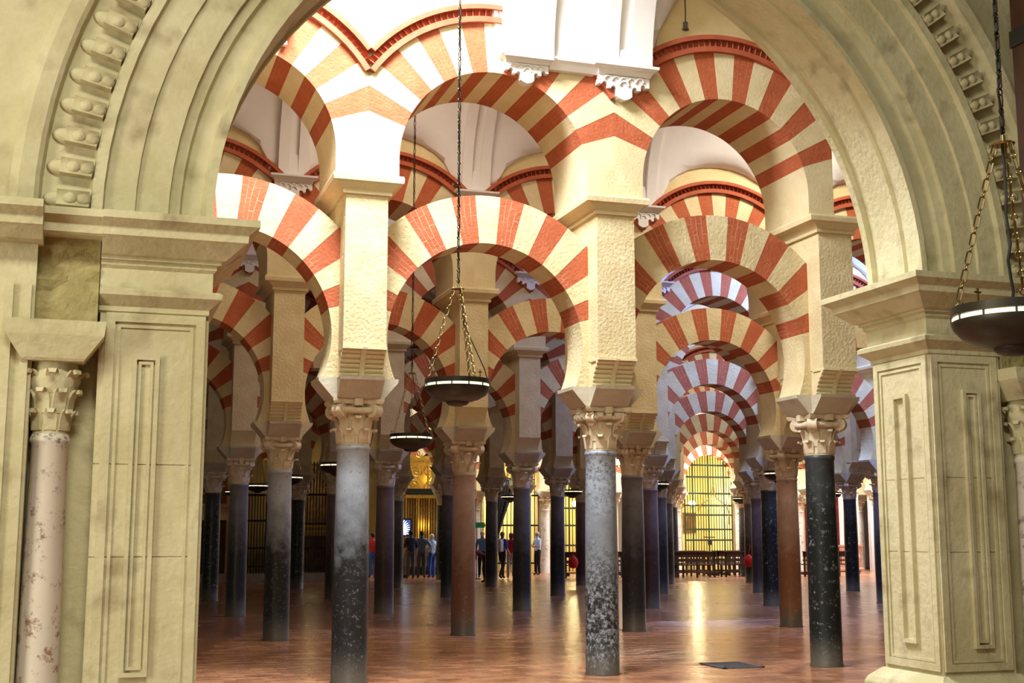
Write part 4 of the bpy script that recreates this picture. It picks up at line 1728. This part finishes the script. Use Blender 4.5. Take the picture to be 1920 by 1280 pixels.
# ------------------------------------------------------------------ small fittings
t = thing('floor_grate', 'square iron grate set in the brick floor at lower right', 'grate', (4.78, 0.37, 0.003), 0.0)
mb = MB()
for q in (-1, 1):
    mb.box(-0.27, 0.27, q * 0.31 - 0.02, q * 0.31 + 0.02, 0, 0.012)
    mb.box(q * 0.25 - 0.02, q * 0.25 + 0.02, -0.33, 0.33, 0, 0.012)
mb.build('frame', 'grate_metal', t)
for k in range(11):
    mb = MB()
    y = -0.27 + 0.054 * k
    mb.box(-0.24, 0.24, y - 0.012, y + 0.012, 0, 0.009)
    mb.build('bar', 'grate_metal', t)
mb = MB(); mb.box(-0.25, 0.25, -0.31, 0.31, -0.002, 0.004); mb.build('shade_plate', 'iron', t)  # flat dark plate standing in for the shade below the bars

t = thing('wall_socket', 'small metal socket hanging on a cable above the right front arch', 'socket', (3.90, -0.53, 7.72))
mb = MB(); mb.lathe([(0.012, 0.05), (0.03, 0.045), (0.03, -0.03), (0.045, -0.05), (0.02, -0.06)], 10); mb.build('body', 'grate_metal', t, 40)
mb = MB(); mb.tube([(0, 0, 0.05), (0.005, 0, 0.2), (0, 0, 0.5), (-0.02, 0, 0.8)], 0.006, 5); mb.build('cable', 'cable', t)

# pouches hung on two columns
for (x, y, lab) in ((SX * 6 - 0.35, SY * 4 - 0.5, 'red rounded pouch hanging beside a column near the benches'), (SX * 4 - 0.42, SY * 4 - 0.35, 'red rounded pouch hanging beside a column right of the guard')):
    t = thing('hanging_pouch', lab, 'pouch', (x, y, 0.72))
    mb = MB()
    mb.lathe([(0.02, -0.2), (0.11, -0.17), (0.155, -0.05), (0.14, 0.08), (0.06, 0.16), (0.03, 0.2)], 14)
    mb.build('bag', 'red_cloth', t, 50)
    mb = MB()
    mb.tube([(0, 0, 0.19), (0.02, 0, 0.32), (0.12, 0.1, 0.5)], 0.008, 5)
    mb.build('strap', 'red_cloth', t)

# information screen and green sign
t = thing('information_screen', 'bright bluish screen on a stand before the watching visitors', 'screen', (7.85, 31.6, 0))
mb = MB(); mb.box(-0.42, 0.45, -0.02, 0.05, 1.48, 2.12); mb.build('housing', 'black_plastic', t)
mb = MB(); mb.box(-0.05, 0.05, 0.0, 0.05, 0.1, 1.48); mb.box(-0.3, 0.3, -0.15, 0.2, 0, 0.1); mb.build('stand', 'black_plastic', t)
m = bpy.data.materials.new('screen_rays')
m.use_nodes = True
N, L = m.node_tree.nodes, m.node_tree.links
b = N['Principled BSDF']
tc = N.new('ShaderNodeTexCoord')
mp = N.new('ShaderNodeMapping')
mp.inputs['Location'].default_value = (-0.02, 0, -1.74)
L.new(tc.outputs['Object'], mp.inputs['Vector'])
gr = N.new('ShaderNodeTexGradient'); gr.gradient_type = 'RADIAL'
sw = N.new('ShaderNodeSeparateXYZ'); L.new(mp.outputs[0], sw.inputs[0])
cw = N.new('ShaderNodeCombineXYZ'); L.new(sw.outputs[0], cw.inputs[0]); L.new(sw.outputs[2], cw.inputs[1])
L.new(cw.outputs[0], gr.inputs['Vector'])
mt = N.new('ShaderNodeMath'); mt.operation = 'SINE'
mm = N.new('ShaderNodeMath'); mm.operation = 'MULTIPLY'; mm.inputs[1].default_value = 170
L.new(gr.outputs['Fac'], mm.inputs[0]); L.new(mm.outputs[0], mt.inputs[0])
ln = N.new('ShaderNodeVectorMath'); ln.operation = 'LENGTH'; L.new(cw.outputs[0], ln.inputs[0])
mr = N.new('ShaderNodeMapRange'); mr.inputs['From Min'].default_value = 0.16; mr.inputs['From Max'].default_value = 0.42; mr.inputs['To Min'].default_value = 1.2; mr.inputs['To Max'].default_value = -1.2
L.new(ln.outputs['Value'], mr.inputs['Value'])
ad = N.new('ShaderNodeMath'); ad.operation = 'ADD'; L.new(mr.outputs[0], ad.inputs[0]); L.new(mt.outputs[0], ad.inputs[1])
rp = N.new('ShaderNodeValToRGB')
rp.color_ramp.elements[0].position = 0.1; rp.color_ramp.elements[0].color = (0.01, 0.015, 0.06, 1)
rp.color_ramp.elements[1].position = 0.5; rp.color_ramp.elements[1].color = (0.55, 0.75, 1.0, 1)
L.new(ad.outputs[0], rp.inputs['Fac']); L.new(rp.outputs['Color'], b.inputs['Emission Color'])
b.inputs['Emission Strength'].default_value = 7
b.inputs['Base Color'].default_value = (0.02, 0.02, 0.03, 1)
MATS['screen_rays'] = m
mb = MB(); mb.box(-0.38, 0.41, -0.03, -0.015, 1.53, 2.07); mb.build('display', 'screen_rays', t)
t = thing('green_sign', 'green rectangular sign panel beside the reddish brown column', 'sign', (10.25, 29.6, 0))
mb = MB(); mb.box(-0.3, 0.22, -0.015, 0.015, 1.80, 1.95); mb.build('panel', 'green_sign', t)
mb = MB(); frame_y(mb, -0.32, 0.24, 1.78, 1.97, 0.02, -0.015, 0.01); mb.build('frame', 'grate_metal', t)
mb = MB(); mb.cyl((-0.04, 0.03, 0), (-0.04, 0.03, 1.95), 0.015, 6); mb.lathe([(0.15, 0), (0.15, 0.02), (0.02, 0.04)], 12, (-0.04, 0.03, 0)); mb.build('pole', 'iron', t)


# ------------------------------------------------------------------ benches
def bench_parts(Lb=2.3):
    parts = []
    mb = MB(); mb.box(-Lb / 2, Lb / 2, -0.20, 0.20, 0.42, 0.46); parts.append(('seat', mb.mesh('seat', 'dark_wood'), [(0, 0, 0)]))
    mb = MB(); mb.box(-Lb / 2, Lb / 2, -0.25, -0.20, 0.72, 0.90); mb.box(-Lb / 2 - 0.02, Lb / 2 + 0.02, -0.28, -0.18, 0.90, 0.925); parts.append(('top_rail', mb.mesh('top_rail', 'dark_wood'), [(0, 0, 0)]))
    mb = MB(); mb.box(-Lb / 2, Lb / 2, -0.245, -0.21, 0.56, 0.62); parts.append(('back_rail', mb.mesh('back_rail', 'dark_wood'), [(0, 0, 0)]))
    mb = MB(); mb.box(-0.03, 0.03, -0.25, -0.19, 0, 0.9); parts.append(('leg', mb.mesh('leg', 'dark_wood'), [(q, 0, 0) for q in (-Lb / 2 + 0.06, -Lb / 6, Lb / 6, Lb / 2 - 0.06)]))
    mb = MB(); mb.box(-0.03, 0.03, 0.12, 0.18, 0, 0.42); parts.append(('leg', mb.mesh('leg', 'dark_wood'), [(q, 0, 0) for q in (-Lb / 2 + 0.06, 0, Lb / 2 - 0.06)]))
    mb = MB(); mb.box(-0.012, 0.012, -0.24, -0.215, 0.46, 0.72); parts.append(('slat', mb.mesh('slat', 'dark_wood'), [(-Lb / 2 + 0.2 + q * (Lb - 0.4) / 8, 0, 0) for q in range(9)]))
    mb = MB(); mb.box(-Lb / 2, Lb / 2, -0.52, -0.36, 0.16, 0.20); mb.box(-Lb / 2 + 0.05, -Lb / 2 + 0.1, -0.5, 0.1, 0.06, 0.16); mb.box(Lb / 2 - 0.1, Lb / 2 - 0.05, -0.5, 0.1, 0.06, 0.16); parts.append(('kneeler', mb.mesh('kneeler', 'dark_wood'), [(0, 0, 0)]))
    return parts


BP = bench_parts()
BW = [((17.95, 28.9), 'near left'), ((20.6, 28.9), 'near right'), ((18.3, 30.1), 'middle left'), ((20.9, 30.1), 'middle right'), ((18.7, 31.3), 'far left'), ((21.3, 31.3), 'far right'), ((14.6, 29.7), 'left, beyond the speckled column'), ((23.6, 28.4), 'right, beyond the warm brown column')]
for (x, y), w in BW:
    t = thing('bench', f'dark wooden slatted bench before the vista gate, {w}', 'bench', (x, y, 0), 0, 'dark wooden benches')
    for n, me, locs in BP:
        for l in locs:
            link(n, me, t, l)


# ------------------------------------------------------------------ people
def pmat(n, c, r=0.8):
    if n not in MATS:
        mat(n, c, r, tuple(0.75 * q for q in c), 12)
    return n


SKIN = pmat('skin_tone', (0.52, 0.30, 0.20), 0.6)
pmat('shoe_dark', (0.02, 0.018, 0.018), 0.5)


def person(name_label, loc, face, h, shirt, pants, hair, pose='stand', extra=None, short=True, hair_kind='short', shoes='shoe_dark'):
    """skinned figure; local +y is where the person faces"""
    Jt = {'pel': (0, 0, 0.95), 'sp': (0, -0.005, 1.12), 'ch': (0, 0.0, 1.31), 'nb': (0, -0.01, 1.45), 'nk': (0, 0.005, 1.51), 'hd': (0, 0.02, 1.575), 'ht': (0, 0.012, 1.665),
          'shl': (-0.175, -0.005, 1.40), 'shr': (0.175, -0.005, 1.40), 'ell': (-0.225, -0.03, 1.13), 'elr': (0.225, -0.03, 1.13),
          'wrl': (-0.235, 0.05, 0.89), 'wrr': (0.235, 0.05, 0.89), 'hal': (-0.232, 0.075, 0.81), 'har': (0.232, 0.075, 0.81),
          'hil': (-0.09, 0, 0.88), 'hir': (0.09, 0, 0.88), 'knl': (-0.105, 0.02, 0.49), 'knr': (0.105, 0.02, 0.49),
          'anl': (-0.11, -0.02, 0.085), 'anr': (0.11, -0.02, 0.085), 'tol': (-0.125, 0.12, 0.04), 'tor': (0.125, 0.12, 0.04)}
    if pose == 'folded':
        Jt.update({'ell': (-0.25, 0.06, 1.12), 'elr': (0.25, 0.06, 1.12), 'wrl': (0.04, 0.21, 1.17), 'wrr': (-0.04, 0.24, 1.13), 'hal': (0.12, 0.19, 1.19), 'har': (-0.12, 0.20, 1.15)})
    if pose == 'walk':
        Jt.update({'knl': (-0.10, 0.16, 0.50), 'anl': (-0.105, 0.17, 0.085), 'tol': (-0.115, 0.31, 0.04), 'knr': (0.10, -0.06, 0.50), 'anr': (0.105, -0.28, 0.12), 'tor': (0.115, -0.16, 0.04),
                   'wrl': (-0.235, -0.09, 0.90), 'hal': (-0.232, -0.10, 0.82), 'wrr': (0.235, 0.14, 0.91), 'har': (0.232, 0.18, 0.84)})
    if pose == 'hip':
        Jt.update({'elr': (0.33, -0.10, 1.18), 'wrr': (0.20, 0.05, 1.0), 'har': (0.15, 0.09, 0.97)})
    if pose == 'raise':
        Jt.update({'elr': (0.25, 0.12, 1.20), 'wrr': (0.16, 0.28, 1.32), 'har': (0.14, 0.33, 1.38)})
    if pose == 'bend':
        up = ['sp', 'ch', 'nb', 'nk', 'hd', 'ht', 'shl', 'shr', 'ell', 'elr', 'wrl', 'wrr', 'hal', 'har']
        R = Matrix.Rotation(-1.25, 4, 'X')
        c0 = Vector((0, 0, 0.95))
        for k in up:
            v = R @ (Vector(Jt[k]) - c0) + c0
            Jt[k] = tuple(v)
        for s_ in 'lr':
            sgn = -1 if s_ == 'l' else 1
            sh_ = Vector(Jt['sh' + s_])
            Jt['el' + s_] = tuple(sh_ + Vector((sgn * 0.03, 0.05, -0.27)))
            Jt['wr' + s_] = tuple(sh_ + Vector((0, 0.12, -0.5)))
            Jt['ha' + s_] = tuple(sh_ + Vector((0, 0.15, -0.58)))
        Jt.update({'knl': (-0.10, 0.10, 0.50), 'anl': (-0.105, 0.05, 0.085), 'tol': (-0.115, 0.2, 0.04), 'knr': (0.10, -0.02, 0.48), 'anr': (0.105, -0.16, 0.085), 'tor': (0.115, -0.02, 0.04)})
    Rv = {'pel': (0.15, 0.11), 'sp': (0.14, 0.10), 'ch': (0.165, 0.115), 'nb': (0.075, 0.065), 'nk': (0.052, 0.052), 'hd': (0.072, 0.085), 'ht': (0.066, 0.075),
          'sh': (0.062, 0.062), 'el': (0.046, 0.046), 'wr': (0.030, 0.032), 'ha': (0.030, 0.034), 'hi': (0.095, 0.10), 'kn': (0.068, 0.07), 'an': (0.045, 0.05), 'to': (0.042, 0.032)}
    names = list(Jt)
    ix = {n: k for k, n in enumerate(names)}
    E_ = [('pel', 'sp', 's'), ('sp', 'ch', 's'), ('ch', 'nb', 's'), ('nb', 'nk', 'k'), ('nk', 'hd', 'k'), ('hd', 'ht', 'k')]
    for s_ in 'lr':
        E_ += [('ch', 'sh' + s_, 's'), ('sh' + s_, 'el' + s_, 's'), ('el' + s_, 'wr' + s_, 'k' if short else 's'), ('wr' + s_, 'ha' + s_, 'k'),
               ('pel', 'hi' + s_, 'p'), ('hi' + s_, 'kn' + s_, 'p'), ('kn' + s_, 'an' + s_, 'p'), ('an' + s_, 'to' + s_, 'f')]
    me = bpy.data.meshes.new('body')
    me.from_pydata([Jt[n] for n in names], [(ix[a], ix[b]) for a, b, _ in E_], [])
    o = bpy.data.objects.new('body_tmp', me)
    COL.objects.link(o)
    sk = o.modifiers.new('skin', 'SKIN')
    sk.use_smooth_shade = True
    lay = me.skin_vertices[0].data if me.skin_vertices else None
    if lay is None:
        bpy.context.view_layer.objects.active = o
        bpy.ops.mesh.customdata_skin_add()
        lay = me.skin_vertices[0].data
    for n in names:
        r = Rv.get(n) or Rv[n[:2]]
        lay[ix[n]].radius = r
        lay[ix[n]].use_root = n == 'pel'
    sb = o.modifiers.new('sub', 'SUBSURF')
    sb.levels = 2
    sb.render_levels = 2
    dg = bpy.context.evaluated_depsgraph_get()
    body = bpy.data.meshes.new_from_object(o.evaluated_get(dg))
    bpy.data.objects.remove(o)
    # fingers, nose and ears joined into the body
    ex = MB()
    for s_ in 'lr':
        sgn = -1 if s_ == 'l' else 1
        wv, hv = Vector(Jt['wr' + s_]), Vector(Jt['ha' + s_])
        d = (hv - wv).normalized()
        side = Vector((0, 1, 0)) if abs(d.y) < 0.8 else Vector((0, 0, 1))
        side = (side - d * side.dot(d)).normalized()
        nrm = d.cross(side)
        for q, ln_ in enumerate((0.075, 0.085, 0.08, 0.062)):
            b0 = hv + side * (0.024 - 0.016 * q)
            ex.tube([b0, b0 + d * ln_ * 0.55, b0 + d * ln_ * 0.95 + nrm * 0.02 * -sgn], [0.0095, 0.009, 0.007], 5)
        b0 = wv.lerp(hv, 0.35) + side * 0.025
        ex.tube([b0, b0 + side * 0.025 + d * 0.03, b0 + side * 0.028 + d * 0.06], [0.011, 0.010, 0.008], 5)
    hd, ht = Vector(Jt['hd']), Vector(Jt['ht'])
    upv = (ht - hd).normalized()
    fw = Vector((1, 0, 0)).cross(upv) * -1
    if fw.y < 0 and pose != 'bend':
        fw = -fw
    mid = hd.lerp(ht, 0.35)
    ex.tube([mid + fw * 0.075 + upv * 0.02, mid + fw * 0.10 - upv * 0.012], [0.008, 0.014], 6)
    ex.tube([mid + fw * 0.083 - upv * 0.042 + Vector((-0.022, 0, 0)), mid + fw * 0.088 - upv * 0.042, mid + fw * 0.083 - upv * 0.042 + Vector((0.022, 0, 0))], 0.006, 5)
    for sgn in (-1, 1):
        ex.sphere(mid + Vector((sgn * 0.075, 0, 0)) - upv * 0.005, 0.02, 5, 0.5, 0.8, 1.2)
        ex.sphere(mid + fw * 0.077 + Vector((sgn * 0.028, 0, 0)) + upv * 0.028, 0.009, 4)
    nv = len(body.vertices)
    V = [v.co[:] for v in body.vertices] + ex.v
    F = [tuple(p.vertices) for p in body.polygons] + [tuple(q + nv for q in f) for f in ex.f]
    nbody = len(body.polygons)
    new = bpy.data.meshes.new('body')
    new.from_pydata(V, [], F)
    for mm_ in (SKIN, shirt, pants, shoes):
        new.materials.append(MATS[mm_])
    segs = [(Vector(Jt[a]), Vector(Jt[b]), z, Rv.get(a) or Rv[a[:2]]) for a, b, z in E_]
    for k, p in enumerate(new.polygons):
        p.use_smooth = True
        if k >= nbody:
            p.material_index = 0
            continue
        c = p.center
        best = None
        for a, b, z, r in segs:
            ab = b - a
            tt = max(0, min(1, (c - a).dot(ab) / ab.length_squared))
            dd = (c - (a + ab * tt)).length - r[0] * 0.6
            if best is None or dd < best[0]:
                best = (dd, z)
        p.material_index = {'k': 0, 's': 1, 'p': 2, 'f': 3}[best[1]]
    new.update()
    sc = h / 1.74
    t = thing('person', name_label, 'person', loc, face, 'visitors in the hall')
    t.scale = (sc, sc, sc)
    link('body', new, t)
    # hair
    mb = MB()
    cen = hd.lerp(ht, 0.55) - fw * 0.012 + upv * 0.012
    Mx = Matrix.Translation(cen) @ Matrix(((1, 0, 0), tuple(fw), tuple(upv))).transposed().to_4x4()
    mb.lathe([(0.001, 0.093), (0.04, 0.085), (0.072, 0.055), (0.084, 0.015), (0.084, -0.015)], 16)
    mb.sphere((0, -0.035, -0.012), 0.075, 7, 1.03, 0.72, 1.05)
    if hair_kind == 'long':
        mb.sphere((0, -0.045, -0.07), 0.08, 7, 1.0, 0.55, 1.2)
    if hair_kind == 'cap':
        mb.add([(-0.06, 0.06, 0.02), (0.06, 0.06, 0.02), (0.045, 0.16, 0.0), (-0.045, 0.16, 0.0), (-0.06, 0.06, 0.03), (0.06, 0.06, 0.03), (0.045, 0.16, 0.008), (-0.045, 0.16, 0.008)],
               [(3, 2, 1, 0), (4, 5, 6, 7), (0, 1, 5, 4), (1, 2, 6, 5), (2, 3, 7, 6), (3, 0, 4, 7)])
    mb.xform(Mx)
    mb.build('cap' if hair_kind == 'cap' else 'hair', hair, t, 60)
    if extra == 'backpack':
        mb = MB()
        mb.rectstack([(-0.14, 0.14, -0.27, -0.11, 1.0), (-0.16, 0.16, -0.29, -0.10, 1.05), (-0.15, 0.15, -0.28, -0.10, 1.35), (-0.10, 0.10, -0.24, -0.10, 1.45)])
        mb.build('backpack', pmat('pack_grey', (0.38, 0.38, 0.45)), t, 60)
        mb = MB()
        for sgn in (-1, 1):
            mb.tube([(sgn * 0.10, -0.14, 1.42), (sgn * 0.12, -0.02, 1.475), (sgn * 0.12, 0.10, 1.40), (sgn * 0.14, 0.11, 1.2), (sgn * 0.15, -0.10, 1.05)], 0.016, 6)
        mb.build('strap', 'pack_grey', t, 60)
    if extra == 'bag':
        mb = MB()
        mb.rectstack([(0.17, 0.27, -0.16, 0.12, 0.86), (0.16, 0.28, -0.17, 0.13, 0.9), (0.17, 0.27, -0.15, 0.11, 1.06)])
        mb.build('shoulder_bag', pmat('bag_dark', (0.05, 0.04, 0.035)), t, 60)
        mb = MB()
        mb.tube([(0.22, -0.1, 1.05), (0.05, -0.13, 1.30), (-0.12, -0.06, 1.475), (-0.08, 0.10, 1.36), (0.12, 0.13, 1.15), (0.22, 0.08, 1.05)], 0.012, 6)
        mb.build('strap', 'bag_dark', t, 60)
    return t


pmat('navy', (0.02, 0.025, 0.06)); pmat('grey_trousers', (0.08, 0.08, 0.11)); pmat('slate_shirt', (0.10, 0.15, 0.28)); pmat('pale_blue', (0.42, 0.58, 0.85))
pmat('jeans_blue', (0.04, 0.13, 0.55)); pmat('royal_blue', (0.03, 0.07, 0.42)); pmat('red_shirt', (0.55, 0.03, 0.05)); pmat('white_trousers', (0.55, 0.52, 0.62))
pmat('mid_blue', (0.10, 0.20, 0.48)); pmat('dark_trousers', (0.012, 0.014, 0.03)); pmat('maroon', (0.14, 0.03, 0.025)); pmat('hair_dark', (0.02, 0.015, 0.012)); pmat('hair_grey', (0.35, 0.33, 0.32)); pmat('hair_brown', (0.16, 0.08, 0.04)); pmat('white_hat', (0.7, 0.68, 0.62)); pmat('orange_cap', (0.35, 0.14, 0.06))
person('person in pale blue shirt and dark trousers, arms folded, standing by a column', (13.45, 32.4, 0), PI / 2 + 0.25, 1.66, 'pale_blue', 'dark_trousers', 'hair_grey', 'folded')
person('person in navy shirt and grey trousers, back turned, before the bright screen', (7.95, 30.2, 0), 0.15, 1.72, 'navy', 'grey_trousers', 'hair_dark', 'stand')
person('person in slate shirt and grey trousers standing between the screen watchers', (8.42, 30.5, 0), -0.1, 1.68, 'slate_shirt', 'grey_trousers', 'hair_dark', 'hip')
person('person in white hat, pale blue top and bright blue jeans, rightmost screen watcher', (8.85, 30.7, 0), 0.5, 1.58, 'pale_blue', 'jeans_blue', 'white_hat', 'raise', 'bag', True, 'cap')
person('person in dark clothes, leftmost screen watcher, half behind a column', (7.45, 30.9, 0), -0.2, 1.66, 'navy', 'grey_trousers', 'hair_brown', 'stand')
person('person in mid-blue shirt facing the camera beside the green sign', (10.62, 30.3, 0), PI - 0.3, 1.68, 'mid_blue', 'dark_trousers', 'hair_grey', 'stand')
person('person in maroon bending forward with an orange cap, beside the reddish column', (9.42, 26.0, 0), PI / 2 + 0.1, 1.58, 'maroon', 'dark_trousers', 'orange_cap', 'bend', None, True, 'cap')
person('person in royal blue shirt with a grey backpack, walking', (11.02, 29.2, 0), -PI / 2 + 0.6, 1.66, 'royal_blue', 'dark_trousers', 'hair_brown', 'walk', 'backpack')
person('person in red top and white trousers beside the backpacker', (11.38, 29.3, 0), -0.4, 1.62, 'red_shirt', 'white_trousers', 'hair_brown', 'stand', 'bag', True, 'long')
person('person with grey hair behind the one in red', (11.80, 30.0, 0), -0.6, 1.66, 'white_hat', 'grey_trousers', 'hair_grey', 'stand')
person('person in red top and blue jeans half hidden behind the first front column', (6.75, 31.0, 0), 0.2, 1.62, 'red_shirt', 'jeans_blue', 'hair_dark', 'stand')
